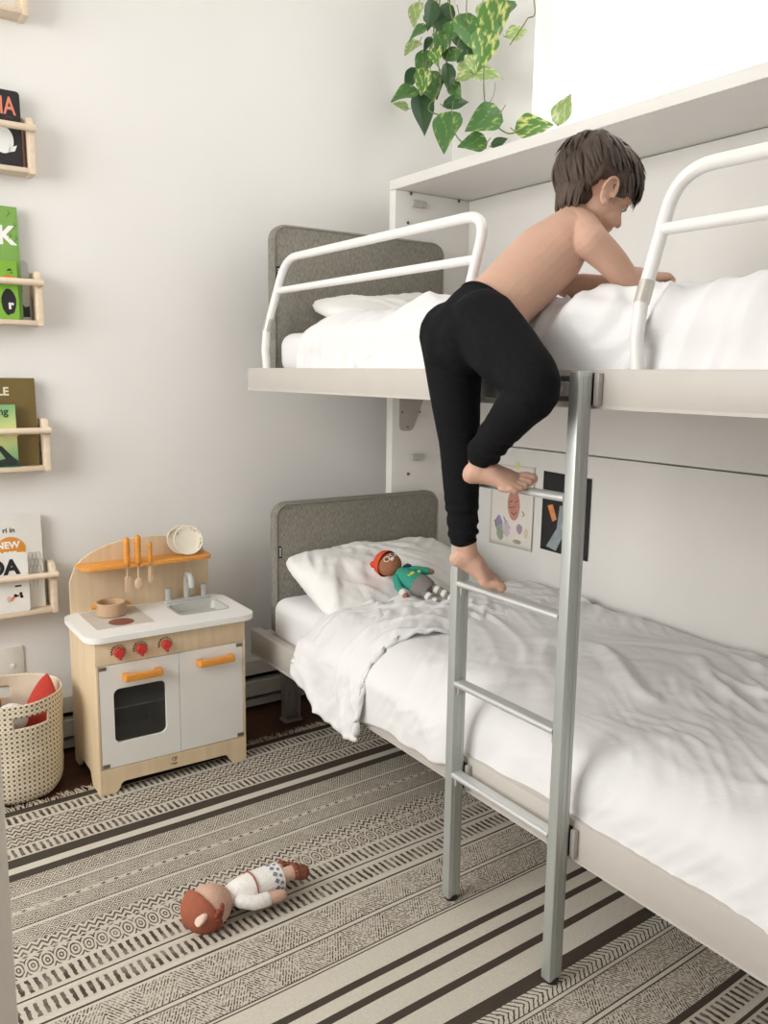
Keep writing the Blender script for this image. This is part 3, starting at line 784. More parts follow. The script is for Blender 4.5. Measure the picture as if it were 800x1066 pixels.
# back panel with arched top
bp = [(.722, .555), (.722, .690)]
for i in range(25):
    t = i/24; x = .722+(1.252-.722)*t
    # rises fast on the left, peaks right of the middle, drops to the right
    z = .690+.143*math.sin(PI*min(1, (t*.92)**.62*.5/.5*.5+.0)) if t < .5 else None
    xs = (t-.54)/.54 if t < .54 else (t-.54)/.46
    z = .690+.143*math.sqrt(max(0, 1-abs(xs)**2.2)) if t < .54 else .722+.111*math.sqrt(max(0, 1-abs(xs)**2.4))
    bp.append((x, z))
bp += [(1.252, .555)]
MB().prism(bp, 0, .010, facing_front(0, KB-.002, 0), .001).build('back_panel', PLY, TK, smooth=False)
# worktop with rounded corners and a real basin opening
outer = rr(.688, 1.300, 2.742, 3.090, .055, 8); inn = rr(1.050, 1.243, 2.862, 3.008, .02, 8)
m = MB(); m.ring_prism(outer, inn, .5555, .5755); m.build('worktop', WTOP, TK, angle=30, recalc=True)
m = MB()
A = rr(1.046, 1.247, 2.858, 3.012, .022, 8); Bq = rr(1.053, 1.240, 2.865, 3.005, .02, 8); Cq = rr(1.062, 1.231, 2.874, 2.996, .018, 8)
t = bmesh.new(); R = [[t.verts.new((x, y, z)) for x, y in P] for P, z in ((A, .5760), (A, .5772), (Bq, .5772), (Bq, .575), (Cq, .548))]
for a_, b_ in zip(R, R[1:]):
    for i in range(len(a_)): j = (i+1) % len(a_); t.faces.new([a_[i], a_[j], b_[j], b_[i]])
t.faces.new(R[-1]); m.merge(t)
m.build('sink', GREYS, TK, angle=30, recalc=True)
m = MB(); m.prism(rr(.745, .948, 2.838, 3.078, .006), .5755, .5768); hob = m.build('hob', mat('hob_grey', (204, 198, 188), .45), TK, smooth=False)
BURN = mat('burner_print', (140, 84, 68), .5)
for x, y in ((.846, 2.893), (.846, 3.02)):
    m = MB(); m.lathe([(0, .0006), (.043, .0006), (.0435, 0)], c=(x, y, .5768), n=36); m.build('burner', BURN, hob)
# faucet
m = MB(); m.prism(rr(1.055, 1.24, 3.030, 3.066, .015), .5755, .588, None, .003); fc = m.build('faucet', GREYS, TK, angle=40)
m = MB(); pts = [(1.148, 3.05, .586), (1.148, 3.05, .635)]+[(1.148, 3.05-.026+.026*math.cos(a), .650+.034*math.sin(a)) for a in [i*PI/9 for i in range(10)]]+[(1.148, 2.998, .638)]
m.tube(pts, .0125, n=14); m.build('spout', GREYS, fc)
for x in (1.073, 1.217):
    m = MB(); m.lathe([(.012, 0), (.012, .030), (.0125, .044), (.011, .046), (.0085, .046), (.0085, .036), (0, .036)], c=(x, 3.048, .588)); m.build('tap', GREYS, fc, angle=40)
# orange shelf on the back panel, notched for the utensils
SY0, SY1 = 2.985, 3.088
m = MB(); Q = [(.745, SY1), (.748, SY0+.03), (.765, SY0+.006), (.785, SY0)]
for x in (.905, .945, .990): Q += [(x-.006, SY0), (x-.006, SY0+.022), (x+.006, SY0+.022), (x+.006, SY0)]
Q += [(1.205, SY0), (1.222, SY0+.006), (1.235, SY0+.03), (1.238, SY1)]
m.prism(Q, .745, .757, None, .001); m.build('shelf', ORANGE, TK, angle=40, recalc=True)

# ---- things on the kitchen
POTW = mat('turned_beech', (196, 164, 130), .55, var=.08, vscale=9, stretch=(6, 6, 1.5))
pt = thing('toy_pot', (.842, 3.0, .5776), 'small round wooden toy pot with orange handles on the play hob', 'toy pot')
m = MB(); m.lathe([(0, 0), (.050, 0), (.0535, .004), (.0535, .046), (.052, .048), (.0465, .048), (.0455, .044), (.0455, .010), (0, .010)], c=(.842, 3.0, .5778), n=48); m.build('bowl', POTW, pt, angle=35)
for s in (-1, 1):
    m = MB(); m.tube([(.842+s*.051, 3.0, .612), (.842+s*.071, 3.0, .612)], [.007, .007], n=12); m.build('handle', ORANGE, pt)
PLM = mat('cream_plate', (236, 229, 210), .45, var=.02)
def plate(x, y, tilt, yaw, lbl):
    M = Matrix.Translation((x, y, .7578)) @ Matrix.Rotation(yaw, 4, 'Z') @ Matrix.Rotation(PI/2-tilt, 4, 'X') @ Matrix.Translation((0, .0565, 0))
    m = MB(); m.lathe([(0, .0), (.034, .0), (.040, .003), (.055, .008), (.0565, .010), (.055, .0115), (.040, .0065), (.033, .004), (0, .004)], M=M, n=48)
    p = m.build('toy_plate', PLM, None, angle=40, recalc=True); tag(p, lbl, 'toy plate', 'toy plates on the play kitchen shelf')
    m = MB()
    for k, a0 in enumerate((.9, 2.5, -.3)):
        for i in range(7):
            a = a0+(i-3)*.13; r = .0475+random.uniform(-.004, .004)
            m.ell(M @ Vector((r*math.cos(a), r*math.sin(a), .0095)), .0018+.0012*(i == 3), n=8)
    m.build('floral_print', mat('brown_print', (158, 120, 84), .7), p)
plate(1.152, 3.028, math.radians(16), math.radians(-8), 'cream toy plate leaning in front of its twin on the orange shelf')
plate(1.135, 3.052, math.radians(16), math.radians(-8), 'cream toy plate mostly hidden behind the front plate on the orange shelf')
UT = mat('pale_wood', (214, 184, 150), .55, var=.06, stretch=(8, 8, 1))
def utensil(x, hz, hr, kind, name, lbl):
    t = thing(name, (x, SY0+.011, .757), lbl, 'toy utensil')
    y = SY0+.011
    m = MB(); m.lathe([(0, 0), (hr*.8, 0), (hr, .006), (hr*.97, hz*.3), (hr*.86, hz*.34), (hr, hz*.4), (hr*.97, hz*.62), (hr*.86, hz*.66), (hr, hz*.72), (hr*.95, hz-.006), (hr*.6, hz), (0, hz)], c=(x, y, .7578), n=20); m.build('handle', ORANGE, t, angle=50)
    m = MB(); m.tube([(x, y, .758), (x, y, .705)], [.0042, .0042], n=10)
    if kind == 'spoon': m.ell((x, y-.004, .680), (.0165, .006, .024))
    elif kind == 'turner': m.prism(rr(x-.011, x+.012, .655, .712, .004), -.003, .003, facing_front(0, y, 0), .001)
    else: m.prism([(x-.009, .758), (x-.009, .685), (x-.003, .672), (x+.009, .690), (x+.009, .758)], -.0025, .0025, facing_front(0, y, 0), .001)
    m.build('head', UT, t, angle=40)
utensil(.905, .098, .0115, 'turner', 'toy_turner', 'leftmost orange-handled wooden turner hanging from the play kitchen shelf')
utensil(.945, .102, .0120, 'spoon', 'toy_spoon', 'orange-handled wooden spoon hanging in the middle of the play kitchen shelf')
utensil(.990, .072, .0085, 'knife', 'toy_knife', 'thin orange-handled toy knife, rightmost of the hanging utensils')
# ================================================================== wall book shelves
SHZ = [(2.605, 'topmost birch picture-book rack on the back wall, cut by the top of the frame'),
       (2.105, 'birch picture-book rack holding the black book'),
       (1.600, 'birch picture-book rack holding the green books'),
       (1.090, 'birch picture-book rack holding the olive book'),
       (.565, 'lowest birch picture-book rack, above the basket')]
SX0, SX1 = .305, .700; SYF = 3.175
for z, lb in SHZ:
    s = thing('book_rack', ((SX0+SX1)/2, YA, z), lb, 'book rack', 'birch book racks in a column on the back wall')
    for x in (SX0, SX1-.020):
        m = MB(); m.prism([(SYF, z), (SYF, z+.150), (SYF+.022, z+.185), (YA-.001, z+.185), (YA-.001, z)], x, x+.020, MX, .0015); m.build('end_panel', PINE, s, angle=30)
    m = MB(); m.box(SX0+.020, SX1-.020, SYF+.002, YA-.001, z+.002, z+.018, .001); m.build('base_slat', PINE, s, angle=30)
    m = MB(); m.box(SX0+.020, SX1-.020, YA-.013, YA-.001, z+.095, z+.150, .001); m.build('back_slat', PINE, s, angle=30)
    m = MB(); m.tube([(SX0-.002, SYF-.010, z+.145), (SX1+.002, SYF-.010, z+.145)], .0115, n=14); m.build('rail', PINE, s, angle=40)

PAGE = mat('book_pages', (232, 226, 212), .8)
def book(x0, x1, z0, h, y, th, rgb, lbl, r=.003, tilt=.05, cover=None):
    """book standing on a rack; its cover faces the room"""
    cm = cover or mat('cover_%d_%d_%d' % rgb, rgb, .45, var=.04)
    b = thing('picture_book', ((x0+x1)/2, y, z0), lbl, 'book')
    M = Matrix.Translation((0, y, z0)) @ Matrix.Rotation(-tilt, 4, 'X') @ Matrix(((1, 0, 0, 0), (0, 0, -1, 0), (0, 1, 0, 0), (0, 0, 0, 1)))
    m = MB(); P = rr(x0, x1, 0, h, r, 5); m.prism(P, th-.0016, th, M); m.prism(P, 0, .0016, M); m.box(x0, x0+.0016, 0, h, .0016, th-.0016, M=M)
    m.build('cover', cm, b, smooth=False)
    m = MB(); m.prism(rr(x0+.0018, x1-.0025, .0025, h-.0025, r), .0017, th-.0017, M); m.build('pages', PAGE, b, smooth=False)
    return b, M @ Matrix.Translation((0, 0, th))
def shape(b, M, poly, m, name='cover_art', h=.0005): 
    q = MB(); q.prism(poly, 0, h, M); return q.build(name, m, b, smooth=False)
def blob(cx, cy, rx, ry, n=24, rot=0, wob=0, sd=0):
    P = []
    for i in range(n):
        a = 2*PI*i/n; k = 1+wob*noise.noise(Vector((math.cos(a)*2+sd, math.sin(a)*2, sd)))
        x, y = rx*k*math.cos(a), ry*k*math.sin(a); P.append((cx+x*math.cos(rot)-y*math.sin(rot), cy+x*math.sin(rot)+y*math.cos(rot)))
    return P
INK = mat('print_black', (30, 30, 32), .6); WHT = mat('print_white', (242, 242, 238), .6); CORAL = mat('print_coral', (232, 138, 112), .6)
def shz(i): return SHZ[i][0]+.0185
# rack 2: black book with coral capitals
b, M = book(.46, .665, shz(1), .247, SYF+.040, .014, (38, 36, 38), 'black picture book with coral capital letters and a white egg shape', .012)
text('IA', .080, M @ Matrix.Translation((.5985, .170, 0)) @ Matrix.Diagonal((.70, 1, 1, 1)), 'title', CORAL, b, bold=.0012)
text('. . . .', .012, M @ Matrix.Translation((.618, .160, 0)), 'subtitle', CORAL, b)
shape(b, M, blob(.605, .085, .033, .044), WHT); shape(b, M, [(.62, .06), (.648, .072), (.640, .052), (.62, .046)], WHT)
b, M = book(.50, .677, shz(1), .170, SYF+.060, .012, (178, 140, 128), 'thin dusky pink book behind the black book')
# rack 3
b, M = book(.40, .640, shz(2), .380, SYF+.046, .012, (128, 172, 84), 'tall green picture book with a white letter and twig drawings')
text('K', .085, M @ Matrix.Translation((.572, .255, 0)), 'title', WHT, b, bold=.003)
for k, (x, y) in enumerate(((.606, .345), (.622, .305), (.625, .262), (.608, .27))):
    q = MB(); q.tube([M @ Vector((x, y, .0006)), M @ Vector((x+.008, y+.012, .0006)), M @ Vector((x+.014, y+.012, .0006))], .0007, n=5); q.tube([M @ Vector((x+.008, y+.012, .0006)), M @ Vector((x+.006, y+.022, .0006))], .0007, n=5); q.build('twig_drawing', mat('print_dark_green', (62, 88, 44), .7), b)
b, M = book(.44, .622, shz(2), .196, SYF+.018, .013, (132, 186, 62), 'small bright green board book with an orange patch and black figure, in front', .008)
text('e', .034, M @ Matrix.Translation((.590, .152, 0)), 'title', INK, b, bold=.0012)
shape(b, M, blob(.592, .135, .022, .012), mat('print_orange', (226, 120, 48), .6)); shape(b, M, blob(.590, .058, .024, .044, wob=.1), INK)
text('r', .04, M @ Matrix.Translation((.588, .035, 0)), 'lettering', WHT, b, bold=.002)
b, M = book(.52, .668, shz(2), .205, SYF+.0635, .009, (196, 196, 188), 'pale grey book with a black foot, behind the green ones', .012)
shape(b, M, [(.638, .012), (.667, .012), (.667, .05), (.652, .046), (.64, .06)], INK); shape(b, M, [(.638, .095), (.645, .095), (.645, .15), (.638, .14)], INK)
# rack 4
b, M = book(.38, .668, shz(3), .310, SYF+.050, .012, (116, 98, 52), 'large olive brown picture book with two white capital letters')
text('LE', .040, M @ Matrix.Translation((.541, .250, 0)), 'title', mat('print_cream', (226, 220, 190), .6), b, bold=.0012)
def dusk(N, L, tc):
    sp = N.new('ShaderNodeSeparateXYZ'); L.new(tc.outputs['Object'], sp.inputs[0])
    nz = N.new('ShaderNodeTexNoise'); nz.inputs['Scale'].default_value = 9; L.new(tc.outputs['Object'], nz.inputs[0])
    cr = N.new('ShaderNodeValToRGB'); cr.color_ramp.elements[0].position = .05; cr.color_ramp.elements[0].color = lin((92, 160, 108)); cr.color_ramp.elements[1].position = .95; cr.color_ramp.elements[1].color = lin((138, 188, 128))
    e = cr.color_ramp.elements.new(.55); e.color = lin((226, 224, 150))
    z = mth(N, L, 'ADD', mth(N, L, 'DIVIDE', mth(N, L, 'SUBTRACT', sp.outputs[2], 1.11), .22), mth(N, L, 'MULTIPLY', mth(N, L, 'SUBTRACT', nz.outputs[0], .5), .3))
    L.new(z, cr.inputs[0]); return cr.outputs[0]
b, M = book(.36, .592, shz(3), .218, SYF+.018, .012, (150, 190, 120), 'pale green landscape picture book in front of the olive book', .003, cover=node_mat('landscape_print', dusk, .5))
text('ng', .036, M @ Matrix.Translation((.535, .183, 0)), 'title', mat('print_green', (40, 82, 52), .6), b, bold=.001)
shape(b, M, [(.50, .085), (.54, .075), (.575, .035), (.591, .022), (.591, .003), (.50, .003), (.50, .02), (.55, .03), (.53, .062), (.50, .07)], mat('print_dark', (40, 48, 46), .6), h=.0007); shape(b, M, blob(.575, .115, .022, .014), mat('print_yellow', (230, 222, 150), .6))
# rack 5
b, M = book(.38, .664, shz(4), .345, SYF+.050, .012, (232, 229, 221), 'white book with an orange bubble of brush lettering')
shape(b, M, blob(.556, .222, .052, .047, wob=.05), mat('print_amber', (226, 148, 56), .6)); 
text('NEW', .034, M @ Matrix.Translation((.508, .228, .0004)), 'title', WHT, b, bold=.0012); text('OPER', .032, M @ Matrix.Translation((.503, .193, .0004)), 'title', WHT, b, bold=.0012)
text('ri in', .026, M @ Matrix.Translation((.532, .285, 0)), 'title', INK, b, bold=.0006)
q = MB(); GL = mat('print_grey_line', (150, 148, 142), .7)
for i in range(11):
    for j in range(4):
        if i < 5: cx, cy = .622+.0125*j+(.006 if i % 2 else 0), .09+.024*i
        else: continue
        if cx > .657: continue
        q.tube([M @ Vector((cx+.0085*math.cos(t), cy+.013*math.sin(t)+(.006 if t > 0 else 0), .0005)) for t in [PI*k/8 for k in range(9)]]+[M @ Vector((cx-.0085, cy-.012, .0005))], .0006, n=4)
q.build('line_drawing', GL, b)
b, M = book(.40, .604, shz(4), .215, SYF+.018, .014, (240, 238, 232), 'small white board book with big black letters and a spotted cow picture', .010)
text('OA', .072, M @ Matrix.Translation((.466, .142, 0)), 'title', INK, b, bold=.0035)
for k in range(9): shape(b, M, blob(.543+.034*random.random(), .045+.028*random.random(), .004+.003*random.random(), .0035+.002*random.random(), 10), INK if k % 4 else CORAL)
shape(b, M, blob(.535, .05, .008, .012), mat('print_pink', (222, 190, 172), .6)); shape(b, M, rr(.556, .578, .092, .098, .002), INK)

# ================================================================== storage basket
BX, BY, BH = .492, 3.005, .362
def dots(N, L, tc):
    sp = N.new('ShaderNodeSeparateXYZ'); L.new(tc.outputs['UV'], sp.inputs[0])
    def cell(s, off):
        return mth(N, L, 'SUBTRACT', mth(N, L, 'FRACT', mth(N, L, 'ADD', s, off)), .5)
    us = mth(N, L, 'MULTIPLY', sp.outputs[0], 62); vs = mth(N, L, 'MULTIPLY', sp.outputs[1], 21)
    def spot(off, rad):
        a = cell(us, off); b = cell(vs, off)
        r = mth(N, L, 'SQRT', mth(N, L, 'ADD', mth(N, L, 'MULTIPLY', a, a), mth(N, L, 'MULTIPLY', b, b)))
        return mth(N, L, 'LESS_THAN', r, rad)
    c = mixc(N, L, spot(0, .27), lin((228, 218, 196)), lin((128, 106, 78)))
    return mixc(N, L, spot(.5, .16), c, lin((190, 172, 140)))
BK = node_mat('dotted_canvas', dots, .9); LINER = mat('canvas_lining', (226, 208, 184), .9)
bk = thing('storage_basket', (BX, BY, 0), 'round cream canvas toy basket with small brown dots beside the play kitchen', 'basket')
me = bpy.data.meshes.new('body'); bm = bmesh.new(); uvl = bm.loops.layers.uv.new('UVMap'); NA, NZ = 128, 48
def bpt(i, j):
    a = 2*PI*i/NA; z = .009+(BH-.009)*j/NZ
    r = .158+.008*(z/BH)+.005*noise.noise(Vector((math.cos(a)*1.6, math.sin(a)*1.6, z*9)))+.0025*noise.noise(Vector((math.cos(a)*3, math.sin(a)*3, z*28)))
    r -= .018*math.exp(-(j/NZ)*22)
    return Vector((BX+r*math.cos(a), BY+r*math.sin(a), z+.004*noise.noise(Vector((math.cos(a)*2, math.sin(a)*2, 4)))*(j/NZ)))
V = [[bm.verts.new(bpt(i, j)) for j in range(NZ+1)] for i in range(NA)]
ah = math.atan2(-.17, .035)   # the grip hole faces the room
def hole(i, j):
    for a0 in (ah, ah+PI):
        a = (2*PI*(i+.5)/NA-a0+PI) % (2*PI)-PI
        if abs(a)*.165 < .058 and 37 <= j <= 41: return True
    return False
for i in range(NA):
    for j in range(NZ):
        if hole(i, j): continue
        k = (i+1) % NA
        f = bm.faces.new([V[i][j], V[k][j], V[k][j+1], V[i][j+1]]); f.smooth = True
        for l, (uu, vv) in zip(f.loops, ((i, j), (i+1, j), (i+1, j+1), (i, j+1))): l[uvl].uv = (uu/NA, vv/NZ)
bot = bm.faces.new([V[i][0] for i in range(NA)][::-1])
bm.normal_update(); bm.to_mesh(me); bm.free(); me.materials.append(BK); me.materials.append(LINER)
o = bpy.data.objects.new('body', me); COL.objects.link(o); o.parent = bk; o.matrix_parent_inverse = world(bk).inverted()
solidify(o, .004, -1); sm = o.modifiers['solid']; sm.material_offset = 1; sm.material_offset_rim = 0
# soft toys inside
def softtoy(parts, name, lbl, cat, c):
    t = thing(name, c, lbl, cat)
    for nm, build, mt in parts:
        q = MB(); build(q); q.build(nm, mt, t)
    return t
REDF = mat('red_felt', (186, 62, 50), .95, var=.1, vscale=120); WOOLW = mat('white_wool', (226, 224, 220), .95, var=.06, vscale=150); TANF = mat('tan_felt', (170, 110, 84), .95)
def leaf_pod(q):
    c0, c1 = Vector((.520, 3.0, .12)), Vector((.612, 3.0, .398)); d = c1-c0; secs = []
    sd = Vector((.83, -.56, 0)); sd -= d*sd.dot(d)/d.length_squared; sd.normalize(); ot = d.normalized().cross(sd)
    for i in range(17):
        t = i/16; w = .062*math.sin(PI*min(1, .12+t*.88))**.7
        secs.append((c0+d*t+sd*.018*math.sin(PI*t), sd*max(w, .002), ot*max(w*.5, .002)))
    q.loft(secs, 20)
softtoy([('body', leaf_pod, REDF)], 'plush_toy', 'red felt toy poking out of the dotted basket', 'soft toy', (.585, 2.99, .15))
def plush_b(q): q.ell((.475, 2.925, .29), (.055, .05, .05)); q.ell((.435, 2.95, .255), (.05, .05, .045))
def plush_e(q): q.ell((.515, 2.90, .318), (.018, .012, .022)); q.ell((.462, 2.885, .325), (.016, .012, .02))
softtoy([('body', plush_b, WOOLW), ('ear', plush_e, mat('silver_cloth', (176, 176, 176), .4, metal=.3))], 'plush_toy', 'white plush toy with silvery ears seen through the basket grip hole', 'soft toy', (.47, 2.93, .25))
def br_b(q): q.ell((.435, 3.04, .30), (.03, .03, .05)); q.ell((.430, 3.02, .352), (.02, .02, .018))
softtoy([('body', br_b, TANF)], 'plush_toy', 'small brown felt toy at the left inside the dotted basket', 'soft toy', (.43, 3.03, .28))

# ================================================================== drawings taped to the panel
PAPER = mat('drawing_paper', (232, 226, 216), .8, var=.02); BLKP = mat('black_card', (42, 40, 40), .8, var=.05)
def sheetpaper(ys, zs, m, name, lbl, curl=.012, skew=.006):
    c = thing(name, (XW, sum(ys)/2, zs[0]), lbl, 'drawing')
    q = MB()
    def fn(u, v):
        y = ys[0]+(ys[1]-ys[0])*u; z = zs[0]+(zs[1]-zs[0])*v
        return Vector((XW-.0015-curl*(max(0, u-.7)/.3)**2*(.4+.6*abs(v-.5))-.002*(1-v), y, z+skew*(u-.5)))
    q.grid(fn, 14, 14); o = q.build('paper', m, c, angle=180); solidify(o, .0006, 0)
    def F(u, v, h=.0007): p = fn(u, v); return Vector((p.x-h, p.y, p.z))
    return c, F
def art(c, F, pts, m, name, h=.0008):
    q = MB(); a = [q.bm.verts.new(F(u, v, h)) for u, v in pts]; f = q.bm.faces.new(a)
    if f.calc_area() and (f.normal_update() or f.normal.x > 0): f.normal_flip()
    return q.build(name, m, c, smooth=False)
c1, F1 = sheetpaper((2.838, 2.562), (.708, 1.068), PAPER, 'drawing', 'white paper child drawing of a pink face taped to the panel')
P = lambda n, rgb: mat(n, rgb, .8, var=.12, vscale=50)
art(c1, F1, blob(.55, .52, .14, .19, rot=.1), P('crayon_rose', (196, 140, 122)), 'crayon_face')
for k, (u, v, a, b_, n, rgb) in enumerate(((.22, .27, .085, .10, 'crayon_violet', (156, 146, 178)), (.26, .16, .08, .10, 'crayon_sage', (158, 170, 146)), (.40, .22, .09, .10, 'crayon_lilac', (208, 192, 204)), (.70, .24, .07, .06, 'crayon_mauve', (176, 150, 168)), (.66, .08, .10, .025, 'crayon_grey', (170, 160, 140)), (.86, .20, .05, .06, 'crayon_sand', (220, 206, 178)))):
    art(c1, F1, blob(u, v, a, b_, wob=.35, sd=k), P(n, rgb), 'crayon_patch', .0009+.0001*k)
q = MB()
for pts in (((.47, .55), (.52, .57)), ((.60, .56), (.65, .58)), ((.50, .43), (.56, .40), (.62, .44)), ((.44, .48), (.60, .50)), ((.33, .36), (.38, .30)), ((.12, .30), (.16, .22)), ((.75, .46), (.80, .42), (.76, .40))):
    q.tube([F1(u, v, .0012) for u, v in pts], .0016, n=5)
q.build('pen_line', mat('pen_brown', (96, 66, 62), .8), c1)
q = MB(); q.box(XW-.0032, XW-.0018, 2.66, 2.685, 1.052, 1.084); q.build('tape', mat('yellow_tape', (226, 226, 160), .6), c1, smooth=False)
c2, F2 = sheetpaper((2.514, 2.250), (.732, 1.060), BLKP, 'collage', 'black card with cut-paper figure collage taped to the panel behind the ladder', .004, -.006)
GR = P('paper_blue_grey', (150, 160, 164)); art(c2, F2, [(.13, .05), (.34, .02), (.52, .30), (.38, .36)], GR, 'cut_paper')
art(c2, F2, [(.34, .32), (.62, .32), (.66, .62), (.38, .60)], GR, 'cut_paper', .0010)
art(c2, F2, [(.12, .57), (.23, .60), (.33, .42), (.24, .38)], P('paper_orange', (224, 148, 92)), 'cut_paper', .0011)
art(c2, F2, [(.44, .64), (.64, .64), (.64, .74), (.44, .72)], P('paper_pink', (222, 160, 142)), 'cut_paper', .0012)
art(c2, F2, [(.48, .72), (.58, .72), (.57, .82), (.53, .80)], MATS['paper_pink'], 'cut_paper', .0013)
art(c2, F2, [(.50, .44), (.62, .42), (.66, .58), (.48, .60)], P('paper_green', (176, 196, 120)), 'cut_paper', .0014)
art(c2, F2, [(.42, .33), (.52, .26), (.58, .34), (.46, .42)], P('paper_sage', (170, 184, 160)), 'cut_paper', .0015)

# ================================================================== hanging pothos
def leafcol(name, g1, g2, amt):
    def b(N, L, tc):
        nz = N.new('ShaderNodeTexNoise'); nz.inputs['Scale'].default_value = 3.2; nz.inputs['Detail'].default_value = 5
        mp = N.new('ShaderNodeMapping'); mp.inputs['Scale'].default_value = (2.2, 1, 1); L.new(tc.outputs['Object'], mp.inputs[0]); L.new(mp.outputs[0], nz.inputs[0])
        cr = N.new('ShaderNodeValToRGB'); cr.color_ramp.elements[0].position = amt; cr.color_ramp.elements[1].position = amt+.10
        cr.color_ramp.elements[0].color = lin(g1); cr.color_ramp.elements[1].color = lin(g2)
        L.new(nz.outputs[0], cr.inputs[0]); return cr.outputs[0]
    m = node_mat(name, b, .4); bs = m.node_tree.nodes['Principled BSDF']; bs.inputs['Specular IOR Level'].default_value = .5
    bs.inputs['Transmission Weight'].default_value = 0; bs.inputs['Subsurface Weight'].default_value = .15; bs.inputs['Subsurface Radius'].default_value = (.2, .3, .1)
    return m
LG = [leafcol('leaf_green', (74, 118, 58), (156, 178, 92), .55), leafcol('leaf_dark', (52, 84, 48), (92, 122, 66), .62), leafcol('leaf_pale', (148, 172, 104), (202, 212, 156), .50), leafcol('leaf_variegated', (88, 134, 60), (206, 210, 130), .50)]
VINE = mat('vine_stem', (112, 122, 74), .6, var=.2, vscale=40)
PC = Vector((2.24, 2.74, 3.06))
pl = thing('trailing_pothos', PC, 'trailing variegated pothos vines hanging above the cabinet by the window', 'plant')
q = MB(); q.lathe([(0, 0), (.085, 0), (.11, .05), (.125, .16), (.128, .17), (.116, .17), (.112, .15), (0, .15)], c=PC); q.build('pot', mat('white_ceramic', (240, 239, 236), .3), pl, angle=40)
q = MB()
for k in range(3):
    a = k*2*PI/3+.4; q.tube([PC+Vector((.122*math.cos(a), .122*math.sin(a), .165)), PC+Vector((.02*math.cos(a), .02*math.sin(a), .30)), Vector((PC.x, PC.y, 3.4))], .0025, n=6)
q.build('cord', mat('cotton_cord', (232, 228, 218), .9), pl)
def leafmesh(idx, m):
    me = bpy.data.meshes.new('leaf'); bm = bmesh.new(); rows = []
    nl, nw = 14, 4
    for i in range(nl+1):
        t = i/nl
        w = .46*(math.sin(PI*min(1, t**.62))**.85)*(1-.25*t)
        back = .14*(1-smooth(0, .16, t))
        row = []
        for j in range(-nw, nw+1):
            s = j/nw; x = s*max(w, .004); y = t-back*abs(s)*1.4*(1-abs(s)*.4)
            z = .16*abs(s)*w*1.6-.26*(t-.35)**2+.03*math.sin(t*7+idx)*s
            row.append(bm.verts.new((x, y, z)))
        rows.append(row)
    for a, b in zip(rows, rows[1:]):
        for j in range(2*nw): bm.faces.new([a[j], a[j+1], b[j+1], b[j]]).smooth = True
    bm.to_mesh(me); bm.free(); me.materials.append(m); return me
LMS = [leafmesh(i, m) for i, m in enumerate(LG)]
# photo-read leaf spots: x, y, length px, direction of the tip (deg, 0 right, 90 down), kind, depth offset
SPOTS = [(436, 4, 22, 105, 2, .02), (451, 2, 26, 100, 1, -.03), (466, 6, 28, 95, 1, .03), (457, 17, 24, 80, 1, 0), (446, 14, 20, 60, 0, .06), (480, 18, 36, 62, 0, 0), (503, 4, 18, 90, 2, .04), (517, 2, 40, 98, 3, -.02), (529, 2, 28, 110, 0, .03), (506, 33, 36, 100, 3, -.05), (529, 38, 20, -20, 2, 0),
         (461, 34, 22, 95, 0, -.02), (449, 40, 14, 120, 1, .04), (473, 38, 24, 55, 1, .05), (436, 44, 20, 135, 2, 0), (446, 55, 24, 115, 0, .03), (453, 50, 20, 85, 3, -.04), (463, 58, 22, 5, 0, 0), (434, 73, 26, 115, 1, .02), (441, 73, 22, 95, 3, -.05), (449, 76, 24, 80, 0, .03), (466, 68, 24, 85, 1, 0),
         (480, 66, 26, 40, 2, .02), (477, 82, 24, -10, 2, -.03), (496, 78, 26, 8, 2, 0), (433, 94, 26, 155, 0, -.02), (441, 92, 20, 60, 0, .05), (437, 100, 38, 82, 1, 0), (424, 113, 14, 200, 2, .03), (464, 110, 24, -15, 1, .02), (470, 119, 38, 103, 0, -.03), (519, 118, 36, 150, 0, -.08), (540, 136, 34, -12, 3, -.09), (582, 128, 28, -70, 2, -.05),
         (505, 148, 26, 170, 0, -.10), (513, 152, 16, -25, 1, -.08), (495, 52, 20, 150, 1, .05), (470, 86, 18, 60, 0, .04), (458, 80, 20, 100, 1, .06), (474, 26, 20, 130, 0, .02), (488, 58, 18, 70, 2, -.02), (444, 28, 20, 150, 0, -.03)]
for n_, (x, y, s, dg_, k, dx) in enumerate(SPOTS):
    p = at(x, y, 0, 2.23+dx)
    if p.z < 2.275: p.z = 2.275
    dep = (p-CAM).dot(_F); L_ = s*dep/F_PX*1.12
    a = math.radians(dg_)
    d = (RIGHT*math.cos(a)-UP*math.sin(a)+_F*random.uniform(-.35, .25)).normalized()
    nrm = (-_F+RIGHT*random.uniform(-.55, .55)+UP*random.uniform(-.1, .6)); nrm = (nrm-d*nrm.dot(d)).normalized()
    sx = d.cross(nrm)
    wd = .9 if k != 1 else .7
    M = Matrix(((sx.x*L_*wd, d.x*L_, nrm.x*L_, p.x), (sx.y*L_*wd, d.y*L_, nrm.y*L_, p.y), (sx.z*L_*wd, d.z*L_, nrm.z*L_, p.z), (0, 0, 0, 1)))
    o = bpy.data.objects.new('leaf', LMS[k]); COL.objects.link(o); o.parent = pl; o.matrix_parent_inverse = world(pl).inverted(); o.matrix_basis = M
    q = MB()
    back = p-d*L_*.22-Vector((0, 0, -L_*.12)); q.tube([p, p-d*L_*.1, back], [.0012, .0016, .0018], n=6); q.build('petiole', VINE, o)
